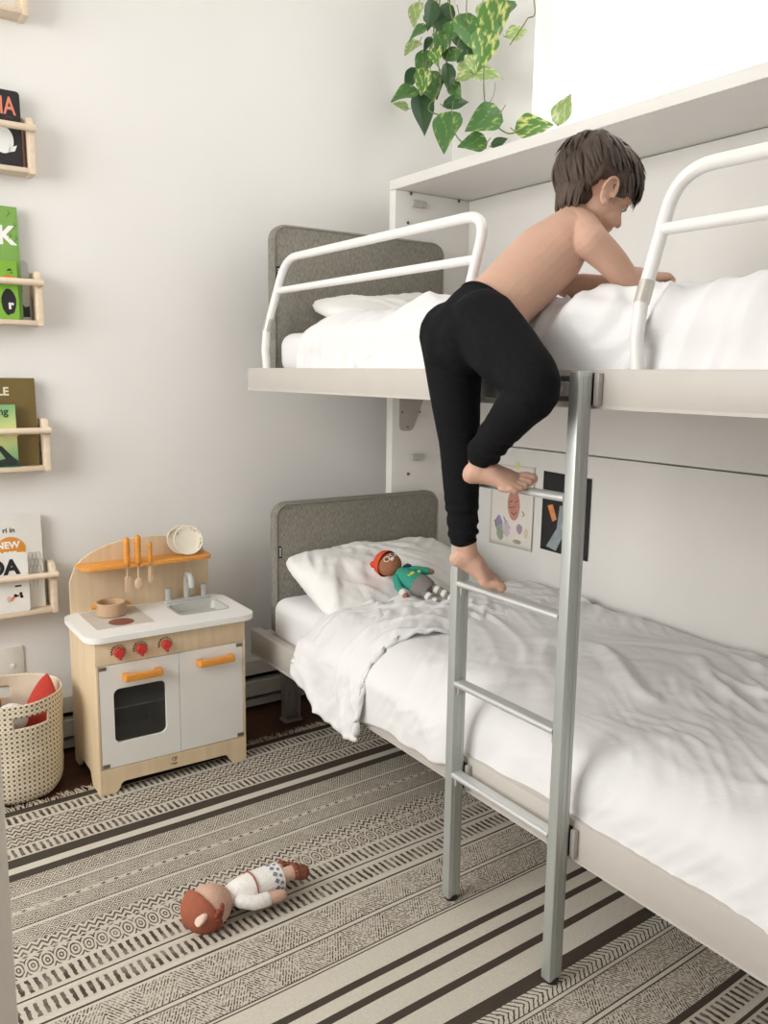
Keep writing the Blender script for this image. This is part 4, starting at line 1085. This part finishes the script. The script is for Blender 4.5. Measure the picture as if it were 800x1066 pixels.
def vine(pts, r, start):
    W = [Vector(start)]+[at(x, y, 0, X) for x, y, X in pts]
    for w in W:
        if w.z < 2.268: w.z = 2.268
    out = []
    for i in range(len(W)-1):
        p0, p1, p2, p3 = W[max(i-1, 0)], W[i], W[i+1], W[min(i+2, len(W)-1)]
        for t in [k/6 for k in range(6)]: out.append(.5*((2*p1)+(-p0+p2)*t+(2*p0-5*p1+4*p2-p3)*t*t+(-p0+3*p1-3*p2+p3)*t**3))
    out.append(W[-1]); q = MB(); q.tube(out, r, n=8); q.build('vine', VINE, pl)
S0 = PC+Vector((-.08, .09, .18)); S1 = PC+Vector((-.09, -.07, .18)); S2 = PC+Vector((.0, -.125, .18))
vine([(455, 0, 2.23), (452, 40, 2.23), (459, 88, 2.23), (446, 113, 2.22), (463, 123, 2.2), (478, 145, 2.17), (489, 152, 2.15)], .0028, S0)
vine([(468, 0, 2.25), (472, 25, 2.25), (466, 60, 2.24), (464, 80, 2.24)], .0035, S0)
vine([(458, 0, 2.26), (455, 30, 2.26), (444, 66, 2.25), (440, 96, 2.24)], .0035, S0)
vine([(509, 0, 2.22), (509, 45, 2.22), (504, 75, 2.22), (506, 112, 2.20), (515, 129, 2.16), (530, 139, 2.14), (545, 134, 2.13)], .0028, S1)
vine([(486, 0, 2.24), (486, 20, 2.24), (478, 42, 2.24), (474, 60, 2.24)], .0022, S1)
vine([(556, 0, 2.22), (549, 20, 2.22), (540, 34, 2.22), (531, 47, 2.22)], .0022, S2)
vine([(505, 112, 2.2), (514, 100, 2.2), (516, 86, 2.2)], .0014, at(505, 100, 0, 2.21))
# ================================================================== knitted dolls
def knit(name, rgb, var=.08): return mat(name, rgb, .95, var=var, vscale=140, bump=.5, bscale=260, spec=.2)
def doll_frame(c, d, n):
    """local axes: y along the body towards the head, z out of the belly"""
    y = Vector(d).normalized(); z = Vector(n); z = (z-y*z.dot(y)).normalized(); x = y.cross(z)
    return Matrix(((x.x, y.x, z.x, c[0]), (x.y, y.y, z.y, c[1]), (x.z, y.z, z.z, c[2]), (0, 0, 0, 1)))
def tb(M, pts, rad, n=14): 
    q = MB(); q.tube([M @ Vector(p) for p in pts], rad, n=n, ball=True); return q

# ---- doll in a teal jumper lying on the pillow
M = doll_frame((1.802, 2.480, .696), (-.10, .33, .115), (-.28, -.42, .8))
D = thing('knitted_doll', (1.802, 2.48, .676), 'knitted doll in red hat and teal jumper lying on the pillow', 'doll')
SKN = knit('brown_knit', (164, 112, 82)); TEAL = knit('teal_knit', (64, 156, 136)); GRYK = knit('grey_knit', (136, 132, 126)); WHK = knit('white_knit', (232, 228, 220)); ORK = knit('orange_red_knit', (222, 84, 54)); YEL = knit('yellow_knit', (204, 208, 92))
q = MB(); q.loft([(M @ Vector((0, y, 0)), M.to_3x3() @ Vector((a, 0, 0)), M.to_3x3() @ Vector((0, 0, b))) for y, a, b in ((-.062, .012, .010), (-.058, .036, .026), (-.04, .045, .032), (-.01, .044, .032), (.03, .037, .028), (.058, .026, .021), (.066, .012, .012))], 24); body = q.build('jumper', TEAL, D)
q = MB(); q.loft([(M @ Vector((0, y, 0)), M.to_3x3() @ Vector((a, 0, 0)), M.to_3x3() @ Vector((0, 0, b))) for y, a, b in ((-.095, .012, .010), (-.092, .030, .022), (-.078, .043, .030), (-.055, .047, .0335), (-.035, .047, .034))], 24); q.build('trousers', GRYK, D)
q = MB(); q.ell(M @ Vector((0, .108, .008)), (.048, .046, .042), M.to_3x3(), 28); q.build('head', SKN, D)
q = MB()
hm = M @ Matrix.Translation((0, .120, .004)) @ Matrix.Rotation(-.20, 4, 'X') @ Matrix.Rotation(-PI/2, 4, 'X')
q.lathe([(.0515, .0), (.0525, .005), (.051, .011), (.0505, .013), (.046, .027), (.034, .041), (.016, .049), (0, .051)], M=hm, n=32); hat = q.build('hat', ORK, D)
q = MB(); q.ell(hm @ Vector((.022, 0, .052)), .014, n=14); q.ell(hm @ Vector((-.030, 0, .046)), .013, n=14); q.build('hat_ear', ORK, hat)
FX = MB()
for s in (-1, 1): FX.lathe([(.0095, -.0008), (.0108, 0), (.0122, -.0008)], M=M @ Matrix.Translation((s*.0165, .106, .0495)) @ Matrix.Rotation(s*.35, 4, 'Y'), n=20)
FX.tube([M @ Vector((-.005, .107, .0525)), M @ Vector((.005, .107, .0525))], .0012, n=6); FX.build('glasses', mat('white_thread', (240, 238, 232), .8), D)
q = MB()
for s in (-1, 1): q.ell(M @ Vector((s*.0165, .106, .0475)), (.0034, .0034, .002), M.to_3x3(), 10)
q.tube([M @ Vector((-.007, .088, .0475)), M @ Vector((0, .085, .0490)), M @ Vector((.007, .088, .0475))], .0009, n=5); q.build('face_stitching', mat('black_thread', (40, 34, 32), .8), D)
q = MB(); q.ell(M @ Vector((0, .092, .0475)), (.010, .0075, .006), M.to_3x3()); q.build('muzzle', knit('cream_knit', (226, 214, 196)), D)
for s, pts in ((-1, [(-.030, .045, .0), (-.056, .012, -.002), (-.066, -.018, -.004)]), (1, [(.030, .045, .0), (.058, .018, -.004), (.076, -.004, -.008)])):
    a = tb(M, pts, [.0155, .0150, .0145]).build('sleeve', TEAL, D)
    e0 = Vector(pts[2]); e1 = e0+(Vector(pts[2])-Vector(pts[1])).normalized()*.017
    tb(M, [e0, e0+(e1-e0)*.5], [.0152, .0152]).build('cuff', WHK if s < 0 else TEAL, a)
    tb(M, [e0+(e1-e0)*.6, e1+(e1-e0)*.5], [.0125, .0105]).build('hand', SKN, a)
for s in (-1, 1):
    p0 = Vector((s*.021, -.085, 0)); p1 = Vector((s*.030, -.180, -.004)); lgp = None
    for k in range(6):
        a = p0+(p1-p0)*(k/6); b_ = p0+(p1-p0)*((k+1)/6)
        q = MB(); q.tube([M @ a, M @ b_], [.0165-.0004*k, .0165-.0004*(k+1)], n=16)
        o = q.build('leg_stripe', (GRYK if k % 2 == 0 else WHK), D)
    tb(M, [p1-Vector((0, -.004, 0)), p1+Vector((0, -.012, .004))], [.0135, .0125]).build('foot', SKN, D)
q = MB()
def fish(cx, cy, s):
    z = .0335
    q.ell(M @ Vector((cx, cy, z-.002)), (.012*s, .0075*s, .004), M.to_3x3(), 14)
    q.prism([(cx-.010*s, cy), (cx-.020*s, cy+.007*s), (cx-.020*s, cy-.007*s)], z-.003, z+.001, M)
fish(.004, -.004, 1.0); q.build('fish_motif', YEL, D)
q = MB(); q.prism([(.018, .056), (.040, .052), (.044, .036), (.030, .040)], .012, .022, M); 
q.build('pocket_patch', knit('navy_knit', (44, 70, 74)), D)
q = MB(); q.ell(M @ Vector((.034, -.012, .024)), (.006, .007, .004), M.to_3x3(), 10); q.build('motif', YEL, D)

# ---- doll lying on the rug, head towards the basket side
M = doll_frame((.893, 1.945, .060), (-1, -.04, .0), (.05, -.42, -.85))
D = thing('knitted_doll', (.9, 1.94, .01), 'knitted doll in white dress and rust hood lying on the rug', 'doll')
RUST = knit('rust_knit', (158, 94, 72)); PNK = knit('pale_pink_knit', (206, 168, 148)); WHD = knit('white_dress_knit', (234, 230, 224)); BL = knit('blue_grey_knit', (128, 134, 146)); BOOT = knit('rust_boot_knit', (136, 84, 66), .25)
def lof(secs, n=28):
    q = MB(); q.loft([(M @ Vector((0, y, 0)), M.to_3x3() @ Vector((a, 0, 0)), M.to_3x3() @ Vector((0, 0, b))) for y, a, b in secs], n); return q
lof([(-.078, .050, .037), (-.080, .053, .041), (-.05, .052, .041), (-.01, .048, .041), (.035, .041, .037), (.070, .027, .027), (.080, .014, .015)]).build('dress', WHD, D)
q = lof([(-.0815, .0, .0), (-.0815, .044, .033)]); q.build('underside', PNK, D)
# waist cord and hem motif
def ring_at(y, a, b, r, m, nm):
    q = MB(); q.tube([M @ Vector((a*math.cos(t), y, b*math.sin(t))) for t in [2*PI*i/40 for i in range(41)]], r, n=6, cap=False); return q.build(nm, m, D)
ring_at(.002, .0502, .0425, .0022, RUST, 'waist_cord')
q = MB()
for i in range(14):
    t = 2*PI*i/14
    for dy, s in ((0, .0075), (-.014, .0055)):
        c = Vector((.0525*math.cos(t+(.2 if dy else 0)), -.056+dy, .0413*math.sin(t+(.2 if dy else 0))))
        nn = Vector((c.x/.0525**2, 0, c.z/.0413**2)).normalized()
        X = M @ (Matrix.Translation(c) @ nn.to_track_quat('Z', 'Y').to_matrix().to_4x4())
        q.prism([(-s, 0), (0, -s), (s, 0), (0, s)], -.001, .0012, X)
q.build('hem_motif', BL, D)
# head: pale face wrapped by a rust hood towards the crown
q = MB(); q.ell(M @ Vector((0, .125, .006)), (.060, .062, .056), M.to_3x3(), 32); q.build('head', PNK, D)
q = MB()
hm = M @ Matrix.Translation((0, .140, .008)) @ Matrix.Rotation(.50, 4, 'X') @ Matrix.Rotation(-PI/2, 4, 'X')
q.lathe([(.0625, -.006), (.0650, .000), (.0635, .007), (.062, .012), (.055, .030), (.041, .046), (.021, .056), (0, .058)], M=hm, n=36); hd = q.build('hood', RUST, D)
for s in (-1, 1):
    q = MB(); q.loft([(hm @ Vector((s*(.044+.020*t), .004-.004*t, .030+.020*t)), hm.to_3x3() @ (Vector((s*-.6, 0, .6)).normalized()*(.021*(1-t)**.55+.001)), hm.to_3x3() @ Vector((0, .012*(1-t)**.6+.001, 0))) for t in (0, .2, .4, .6, .8, .95, 1)], 16)
    q.build('ear', (knit('pale_ear_knit', (222, 196, 178)) if s > 0 else RUST), hd)
q = MB(); pts = [M @ Vector((.058*math.cos(t), .112+.016*math.sin(t*1.4), .052*math.sin(t)+.006)) for t in [PI*i/16 for i in range(17)]]; q.tube(pts, [.006+.002*math.sin(i) for i in range(17)], n=10, ball=True); q.build('hair', knit('hair_knit', (140, 78, 58)), D)
q = MB()
for k in range(10):
    a = .25+k*.10; c = Vector((.064*math.cos(a), .128+.006*math.sin(k*2), .058*math.sin(a)+.004)); q.ell(M @ c, .008+.002*math.sin(k*3), n=10)
q.build('yarn_curl', MATS['hair_knit'], D)
q = MB()
for s in (-1, 1): q.ell(M @ Vector((s*.022, .100, .055)), (.004, .004, .003), M.to_3x3(), 10)
q.tube([M @ Vector((.012*math.cos(t), .082+.006*math.sin(t), .0505)) for t in [PI+PI*i/8 for i in range(9)]], .0012, n=5); q.build('face_stitching', mat('brown_thread', (110, 60, 52), .9), D)
for s, pts in ((1, [(.034, .050, .018), (.046, .018, .032), (.050, -.014, .034)]), (-1, [(-.036, .050, .004), (-.058, .020, -.004), (-.064, -.014, -.006)])):
    a = tb(M, pts, [.018, .0195, .0195]).build('sleeve', WHD, D)
    e0 = Vector(pts[2]); dd = (e0-Vector(pts[1])).normalized()
    tb(M, [e0+dd*.004, e0+dd*.034, e0+dd*.046], [.0165, .0165, .0140]).build('arm', PNK, a)
for s, sp in ((1, .030), (-1, -.034)):
    p0 = Vector((sp, -.075, -.004)); p1 = Vector((sp*1.18, -.128, -.008+.003*s))
    lg_ = tb(M, [p0, p1], [.0205, .0185]).build('leg', PNK, D)
    q = tb(M, [p1+Vector((0, .006, 0)), p1+Vector((0, -.014, .010))], [.0205, .021]); bt = q.build('bootie', BOOT, lg_)
    q = MB()
    for k in range(12):
        t = 2*PI*k/12; q.ell(M @ (p1+Vector((.0195*math.cos(t), .008, .0195*math.sin(t)))), .0052, n=8)
    q.build('fluffy_cuff', BOOT, lg_)
# ================================================================== the boy on the ladder
V = Vector
SKIN = mat('skin', (207, 167, 145), .55, var=.045, vscale=14, sss=.12, spec=.35, bump=.05, bscale=300)
PANTS = mat('black_cotton', (24, 24, 26), .95, var=.15, vscale=90, bump=.25, bscale=220, spec=.15)
HAIRM = mat('brown_hair', (78, 66, 57), .55, var=.38, vscale=26, stretch=(1, 1, .5), spec=.3)
BOY = thing('person', (1.36, 1.55, .93), 'shirtless young boy in black leggings climbing the ladder and leaning onto the upper bunk', 'person')
J = dict(Rank=V((1.274, 1.496, 1.258)), Rknee=V((1.262, 1.308, 1.428)), Rhip=V((1.292, 1.512, 1.560)),
         Lank=V((1.303, 1.575, 1.040)), Lknee=V((1.292, 1.590, 1.288)), Lhip=V((1.284, 1.622, 1.545)),
         Rsh=V((1.545, 1.432, 1.760)), Relb=V((1.648, 1.407, 1.678)), Rwr=V((1.712, 1.395, 1.688)),
         Lsh=V((1.628, 1.650, 1.785)), Lelb=V((1.640, 1.600, 1.680)), Lwr=V((1.735, 1.520, 1.684)))
def limb(mb, pts, rad, n=18, sub=5):
    """round tapered limb through the joints (radii per joint), with spherical joints so it bends cleanly"""
    P = []; R = []
    for i in range(len(pts)-1):
        p0, p1, p2, p3 = pts[max(i-1, 0)], pts[i], pts[i+1], pts[min(i+2, len(pts)-1)]
        for k in range(sub):
            t = k/sub
            P.append(.5*((2*p1)+(-p0+p2)*t+(2*p0-5*p1+4*p2-p3)*t*t+(-p0+3*p1-3*p2+p3)*t**3)); R.append(rad[i]+(rad[i+1]-rad[i])*t)
    P.append(pts[-1]); R.append(rad[-1])
    mb.tube(P, R, n=n, ball=True)
def torso(mb, secs, n=28):
    S = []
    for i, (c, side, a, b) in enumerate(secs):
        d = (secs[min(i+1, len(secs)-1)][0]-secs[max(i-1, 0)][0]).normalized()
        s = V(side); s = (s-d*s.dot(d)).normalized(); S.append((c, s*a, d.cross(s)*b))
    mb.loft(S, n)
sp, ss = V((0, 1, 0)), V((.34, .94, .0))
mid = (sp+ss)*.5
SPINE = [V((1.285, 1.568, 1.49)), V((1.290, 1.568, 1.538)), V((1.335, 1.566, 1.582)), V((1.395, 1.560, 1.630)), V((1.458, 1.552, 1.686)), V((1.522, 1.545, 1.742)), V((1.575, 1.541, 1.793)), V((1.610, 1.540, 1.838))]
body = MB()
torso(body, [(SPINE[0], sp, .060, .050), (SPINE[1], sp, .088, .075), (SPINE[2], sp, .088, .080), (SPINE[3], mid, .086, .080), (SPINE[4], ss, .093, .083), (SPINE[5], ss, .099, .083), (SPINE[6], ss, .086, .064), (SPINE[7], ss, .045, .042)])
# shoulder girdle
limb(body, [J['Rsh'], SPINE[6]+V((.005, -.03, .012)), SPINE[6]+V((.015, .03, .012)), J['Lsh']], [.040, .048, .048, .040])
# arms
limb(body, [J['Rsh'], J['Rsh'].lerp(J['Relb'], .5)+V((0, -.006, 0)), J['Relb'], J['Relb'].lerp(J['Rwr'], .35), J['Rwr']], [.042, .036, .031, .031, .021])
limb(body, [J['Lsh'], J['Lsh'].lerp(J['Lelb'], .5)+V((.01, .006, 0)), J['Lelb'], J['Lelb'].lerp(J['Lwr'], .35), J['Lwr']], [.042, .036, .030, .030, .021])
# legs (mostly inside the leggings)
for s in 'RL':
    limb(body, [J[s+'hip'], J[s+'hip'].lerp(J[s+'knee'], .5), J[s+'knee'], J[s+'knee'].lerp(J[s+'ank'], .35), J[s+'ank']], [.058, .050, .038, .036, .024])
# hands: palm, four unequal bent fingers and a thumb
def hand(mb, wr, d, up, sidev, curl):
    d = d.normalized(); up = (up-d*up.dot(d)).normalized(); sd = d.cross(up)*sidev      # sd points to the thumb side
    palm = wr+d*.026
    S = []
    for t, a, b in ((-.004, .018, .015), (.012, .023, .014), (.032, .028, .013), (.050, .028, .0115), (.056, .022, .008)): S.append((wr+d*t, sd*a, up*b))
    mb.loft(S, 16)
    for k, (off, L) in enumerate(((.021, .040), (.0072, .045), (-.0068, .042), (-.020, .033))):
        b0 = wr+d*(.050-.002*abs(k-1))+sd*off; f = d+sd*(.10*(1.2-k*.8)); p = [b0]; ang = 0
        for seg, q in ((.45, .4), (.31, .8), (.24, .7)):
            ang += curl*q
            p.append(p[-1]+(f*math.cos(ang)-up*math.sin(ang)).normalized()*L*seg)
        mb.tube([wr+d*.030+sd*off]+p, [.0072, .0070, .0066, .0062, .0052], n=10, ball=True)
    t0 = wr+d*.014+sd*.018; td = (d*.75+sd*.72-up*.18).normalized()
    mb.tube([t0, t0+td*.020, t0+td*.036+d*.006, t0+td*.046+d*.014], [.0105, .0090, .0078, .0060], n=10, ball=True)
hand(body, J['Rwr'], V((.97, -.10, .10)), V((0, 0, 1)), -1, 1.5)
hand(body, J['Lwr'], V((.80, -.58, -.02)), V((0, 0, 1)), 1, .55)
# feet: heel, arch, ball and five toes
def foot(mb, ank, heel, ball, toe, sidev, roll=0):
    f = (ball-heel).normalized(); up = (ank-heel).normalized()+V((-.72, -.69, 0))*roll; up = (up-f*up.dot(f)).normalized(); sd = f.cross(up)*sidev   # sd: big-toe side
    L = (ball-heel).length
    S = [(heel-f*.020+up*.002, sd*.008, up*.010), (heel-f*.014+up*.004, sd*.020, up*.020), (heel+up*.006, sd*.025, up*.027), (heel+f*L*.25+up*.014, sd*.024, up*.029), (heel+f*L*.5+up*.014, sd*.028, up*.027), (heel+f*L*.78+up*.007, sd*.034, up*.019), (ball+up*.002, sd*.035, up*.014), (ball+f*.008-up*.001, sd*.028, up*.010)]
    mb.loft(S, 22)
    limb(mb, [ank+up*.01, heel+f*L*.22+up*.018], [.025, .024])
    limb(mb, [ank+f*.008, heel+f*L*.60+up*.016], [.020, .014])
    td = (toe-ball).normalized()
    for k, (off, l, r) in enumerate(((.0235, .036, .0122), (.0065, .036, .0092), (-.0075, .031, .0086), (-.0195, .026, .0082), (-.030, .020, .0078))):
        b0 = ball+f*(-.002-.0035*k)+sd*off; e_ = b0+td*l*.55+up*.004; mb.tube([b0-f*.012, b0, e_, b0+td*l-up*.002], [r*1.05, r, r*.95, r*1.02], n=12, ball=True)
foot(body, J['Rank'], V((1.270, 1.514, 1.219)), V((1.337, 1.433, 1.204)), V((1.360, 1.402, 1.205)), -1, .35)
foot(body, J['Lank'], V((1.296, 1.588, 1.001)), V((1.362, 1.545, .946)), V((1.397, 1.522, .940)), 1, .1)
# head
HS = 1.02
hf = V((.80, -.26, -.54)).normalized(); hl = V((.31, .95, .0)); hl = (hl-hf*hl.dot(hf)).normalized(); hu = hf.cross(hl)
HC = V((1.672, 1.525, 1.918))-RIGHT*.013-UP*.012
HM4 = Matrix(((hf.x*HS, hl.x*HS, hu.x*HS, HC.x), (hf.y*HS, hl.y*HS, hu.y*HS, HC.y), (hf.z*HS, hl.z*HS, hu.z*HS, HC.z), (0, 0, 0, 1)))
def h(x, y, z): return HM4 @ V((x, y, z))
def hell(mb, c, r, rot=None):
    t = bmesh.new(); bmesh.ops.create_uvsphere(t, u_segments=24, v_segments=16, radius=1)
    X = HM4 @ Matrix.Translation(V(c)) @ (rot.to_4x4() if rot is not None else Matrix.Identity(4)) @ Matrix.Diagonal((*r, 1))
    mb.merge(t, X)
limb(body, [SPINE[7]+V((-.01, 0, -.01)), h(-.024, 0, -.066), h(-.008, 0, -.02)], [.046, .033, .033])
hell(body, (-.010, 0, .020), (.090, .072, .076)); hell(body, (.022, 0, -.030), (.060, .060, .062)); hell(body, (.040, 0, -.062), (.040, .042, .034)); hell(body, (.062, 0, -.083), (.019, .022, .016))
hell(body, (.048, .030, -.045), (.032, .026, .028)); hell(body, (.048, -.030, -.045), (.032, .026, .028)); hell(body, (.050, 0, .020), (.036, .052, .034))
ft = MB()
for a, b_ in ((h(.076, 0, .004), h(.0935, 0, -.030)),): body.tube([a, a.lerp(b_, .5), b_], [.006*HS, .0065*HS, .0095*HS], n=12, ball=True)
for s in (-1, 1): hell(body, (.083, s*.0085, -.034), (.009, .0065, .006))
hell(body, (.079, 0, -.0535), (.008, .016, .0052)); hell(body, (.077, 0, -.0625), (.008, .014, .0058))
for s in (-1, 1):
    hell(body, (.070, s*.030, .012), (.012, .019, .006))           # brow ridge
    hell(body, (.070, s*.029, -.004), (.009, .0145, .0075))        # closed-down lids
    # ear: bowl with a raised rim and lobe
    er = Matrix.Rotation(-s*.35, 3, 'Z')
    hell(body, (-.001, s*.0740, -.022), (.019, .0075, .030), er)
    pts = [h(-.003+.0185*math.cos(t), s*(.0850-.005*math.cos(t)), -.020+.030*math.sin(t)) for t in [math.radians(-10+i*14) for i in range(16)]]
    body.tube(pts, .0044*HS, n=8, ball=True)
    hell(body, (.004, s*.0775, -.047), (.0085, .0065, .009)); hell(body, (.010, s*.079, -.022), (.005, .005, .007))
bo = body.build('body', SKIN, BOY, angle=180); remesh(bo, .0028, 3, .5)

# eyes, brows, lashes
for s in (-1, 1):
    m = MB(); hell(m, (.0695, s*.029, -.007), (.0080, .0100, .0065)); ey = m.build('eye', mat('eye_white', (230, 226, 220), .2), BOY)
    m = MB(); hell(m, (.0762, s*.029, -.0085), (.0022, .0045, .0042)); m.build('iris', mat('iris_brown', (60, 42, 30), .15), ey)
    m = MB(); m.tube([h(.0795-.004*t*t, s*(.029+.013*t), -.0070-.003*t*t) for t in (-1, -.5, 0, .5, 1)], .0016, n=6); m.build('eyelashes', HAIRM, ey)
    m = MB(); m.tube([h(.0815-.010*abs(t)**2, s*(.029+.018*t), .013+.004*(1-t*t)) for t in (-1, -.5, 0, .5, 1)], [.001, .0024, .003, .0024, .001], n=8); m.build('eyebrow', HAIRM, BOY)

# hair: thick cap cut at a natural hairline plus combed locks
def hairline(az):      # lowest local z that hair covers, az = 0 front .. PI back
    a = abs(az)
    return interp([(0, .024), (.55, .020), (.95, .000), (1.22, -.034), (1.36, -.026), (1.50, .012), (1.80, .004), (1.95, -.018), (2.12, -.055), (2.6, -.095), (PI, -.100)], a)
def skull_r(dv):
    r1 = 1/math.sqrt((dv.x/.090)**2+(dv.y/.072)**2+(dv.z/.076)**2); return r1
def hair_shell(dv):
    az = math.atan2(dv.y, dv.x); el = dv.z
    cst = V((-.010, 0, .020)); r = skull_r(dv)
    p = cst+dv*r
    th = .012+.009*smooth(-.3, .7, el)+.011*smooth(.1, .9, -dv.x)*smooth(-.9, -.2, el)
    th *= smooth(hairline(az)-.012, hairline(az)+.014, p.z) if True else 1
    st = noise.noise(V((math.cos(az)*5+el*2.5, math.sin(az)*5, el*1.6)))*.35+noise.noise(V((math.cos(az)*14, math.sin(az)*14, el*3)))*.22
    if th < .0008: return cst+dv*(r*.93)
    return p+dv*(th*(1+st)+.001)
hair = MB(); t = bmesh.new(); bmesh.ops.create_icosphere(t, subdivisions=5, radius=1)
for v in t.verts: v.co = HM4 @ hair_shell(v.co.normalized())
hair.merge(t)
random.seed(11)
crown = V((-.62, .12, .78)).normalized()
def lock(d0, ln, lift, w):
    """lock starting at direction d0 on the scalp, running away from the crown with a slight swirl"""
    pts = []; dcur = d0.normalized()
    for i in range(7):
        k = i/6
        c_ = V((-.010, 0, .020)); r = skull_r(dcur)
        az = math.atan2(dcur.y, dcur.x)
        base = .014+.008*smooth(-.3, .7, dcur.z)+.010*smooth(.1, .9, -dcur.x)*smooth(-.9, -.2, dcur.z)
        pts.append(HM4 @ (c_+dcur*(r+base+lift*(k**1.5))))
        tg = dcur-crown; tg = (tg-dcur*tg.dot(dcur))
        if tg.length < .05: tg = V((1, random.uniform(-.5, .5), 0)); tg = tg-dcur*tg.dot(dcur)
        tg.normalize(); sw = dcur.cross(tg)
        dcur = (dcur+(tg+sw*.18+V((0, 0, -.12)))*ln/6).normalized()
    for q_ in pts:
        lq = HM4.inverted() @ q_; az = abs(math.atan2(lq.y, lq.x+.010))
        if 1.38 < az < 1.95 and -.07 < lq.z < .014: return
    hair.tube(pts, [w*.35, w, w*1.1, w, w*.8, w*.5, w*.08], n=7, flat=(.5, 1.25), hint=(pts[0]-HC).normalized())
cnt = 0
while cnt < 420:
    dv = V((random.gauss(0, 1), random.gauss(0, 1), random.gauss(.35, 1))).normalized()
    az = math.atan2(dv.y, dv.x); p = V((-.010, 0, .020))+dv*skull_r(dv)
    if p.z < hairline(az)+.030: continue
    ln = min(.75, max(.12, (p.z-hairline(az))*7.5))*random.uniform(.75, 1.0)
    lock(dv, ln, random.uniform(-.005, .011), random.uniform(.0032, .0062)*HS); cnt += 1
for i in range(46):     # fringe falling over the forehead
    y = -.062+.124*i/45; dv = V((.55, y/.075*.75, .62+.1*random.random())).normalized()
    lock(dv, random.uniform(.62, .82), random.uniform(.004, .011), random.uniform(.004, .006)*HS)
for i in range(40):     # nape and sides
    s = 1 if i % 2 else -1; az = random.uniform(1.75, PI)*s
    dv = V((math.cos(az), math.sin(az), random.uniform(-.25, .15))).normalized()
    lock(dv, random.uniform(.35, .55), random.uniform(-.006, .001), random.uniform(.003, .0045)*HS)
hell(hair, (-.038, 0, -.034), (.046, .052, .044))
for i in range(90):     # nape
    y = random.uniform(-.058, .058); k = 1-(y/.07)**2; e = random.uniform(-.022, .012)
    P_ = [(-.100*k**.35, y, .0), (-.096*k**.4, y, -.028), (-.081*k**.45, y*.92, -.054), (-.065*k**.5, y*.80, -.074-e), (-.055*k**.5, y*.72, -.088-e)]
    hair.tube([h(*p) for p in P_], [.003, .0062, .0066, .0045, .0006], n=7, flat=(.55, 1.2), hint=hf)
hair.build('hair', HAIRM, BOY, angle=70)

# leggings
pn = MB()
torso(pn, [(SPINE[0]-V((0, 0, .02)), sp, .060, .055), (SPINE[0], sp, .090, .084), (SPINE[1], sp, .103, .096), (SPINE[2], sp, .098, .091), (V((1.346, 1.565, 1.592)), sp, .096, .0885), (V((1.354, 1.565, 1.599)), mid, .092, .084)])
for s, gl in (('R', V((1.268, 1.545, 1.530))), ('L', V((1.268, 1.592, 1.525)))):
    k = J[s+'knee']; a = J[s+'ank']; hp = J[s+'hip']; low = k.lerp(a, .90)
    limb(pn, [hp, hp.lerp(k, .5), k, k.lerp(a, .30), k.lerp(a, .62), low], [.084, .076, .056, .0515, .043, .0385] if s == 'R' else [.078, .064, .049, .046, .041, .037])
    pn.ell(gl, (.072, .070, .080))
po = pn.build('leggings', PANTS, BOY, angle=180); remesh(po, .0042, 24, .5)
for v in po.data.vertices:
    p = v.co; n = v.normal
    d = .0016*noise.noise(p*9)
    for s in 'RL':        # gathered rings above the cuffs and behind the knee
        k = J[s+'knee']; a = J[s+'ank']; ax = (a-k); t = (p-k).dot(ax)/ax.length_squared
        rad = ((p-k)-ax*t).length
        if rad < .07 and .0 < t < 1.05:
            d += .0048*smooth(.40, .8, t)*(noise.noise(V((p.x*12, p.y*12, t*17)))*1.2+math.sin(t*52+4*noise.noise(p*14))*.45)
            d += .0022*(1-smooth(.0, .3, abs(t-.05)))*noise.noise(V((p.x*10, p.y*10, p.z*45)))
    hp = J['Rhip']; q = p-hp; d += .0028*noise.noise(V((q.x*14, (q.y+q.z)*9, (q.y-q.z)*26)))*smooth(.18, .05, q.length)
    v.co = p+n*d
wb = MB(); c0 = V((1.349, 1.565, 1.594)); dd = (SPINE[3]-SPINE[2]).normalized(); s_ = (mid-dd*mid.dot(dd)).normalized(); o_ = dd.cross(s_)
wb.tube([c0+s_*.0945*math.cos(t)+o_*.0865*math.sin(t) for t in [2*PI*i/48 for i in range(49)]], .0042, n=8, cap=False); wb.build('waistband', PANTS, po)
# ================================================================== light and colour management
w = bpy.data.worlds.new('world'); SC.world = w; w.use_nodes = True
bg = w.node_tree.nodes['Background']; bg.inputs[0].default_value = (1, .992, .975, 1); bg.inputs[1].default_value = 1.6
def area(name, loc, tgt, sx, sy, power, col=(1, 1, 1)):
    l = bpy.data.lights.new(name, 'AREA'); l.shape = 'RECTANGLE'; l.size = sx; l.size_y = sy; l.energy = power; l.color = col
    o = bpy.data.objects.new(name, l); COL.objects.link(o); o.location = loc
    o.rotation_euler = (Vector(tgt)-Vector(loc)).to_track_quat('-Z', 'Y').to_euler(); return o
area('window_light', (-2.06, 1.7, 2.12), (1.5, 1.7, .6), 1.95, 1.85, 56, (1, .992, .978))
area('window_light', (2.60, 1.5, 2.8), (.6, 1.5, 1.6), 2.3, .9, 6, (1, .992, .978))
vs = SC.view_settings
SC.display_settings.display_device = 'sRGB'
vs.view_transform = 'Standard'; vs.look = 'None'; vs.gamma = 1; vs.exposure = 0.52; vs.use_curve_mapping = False
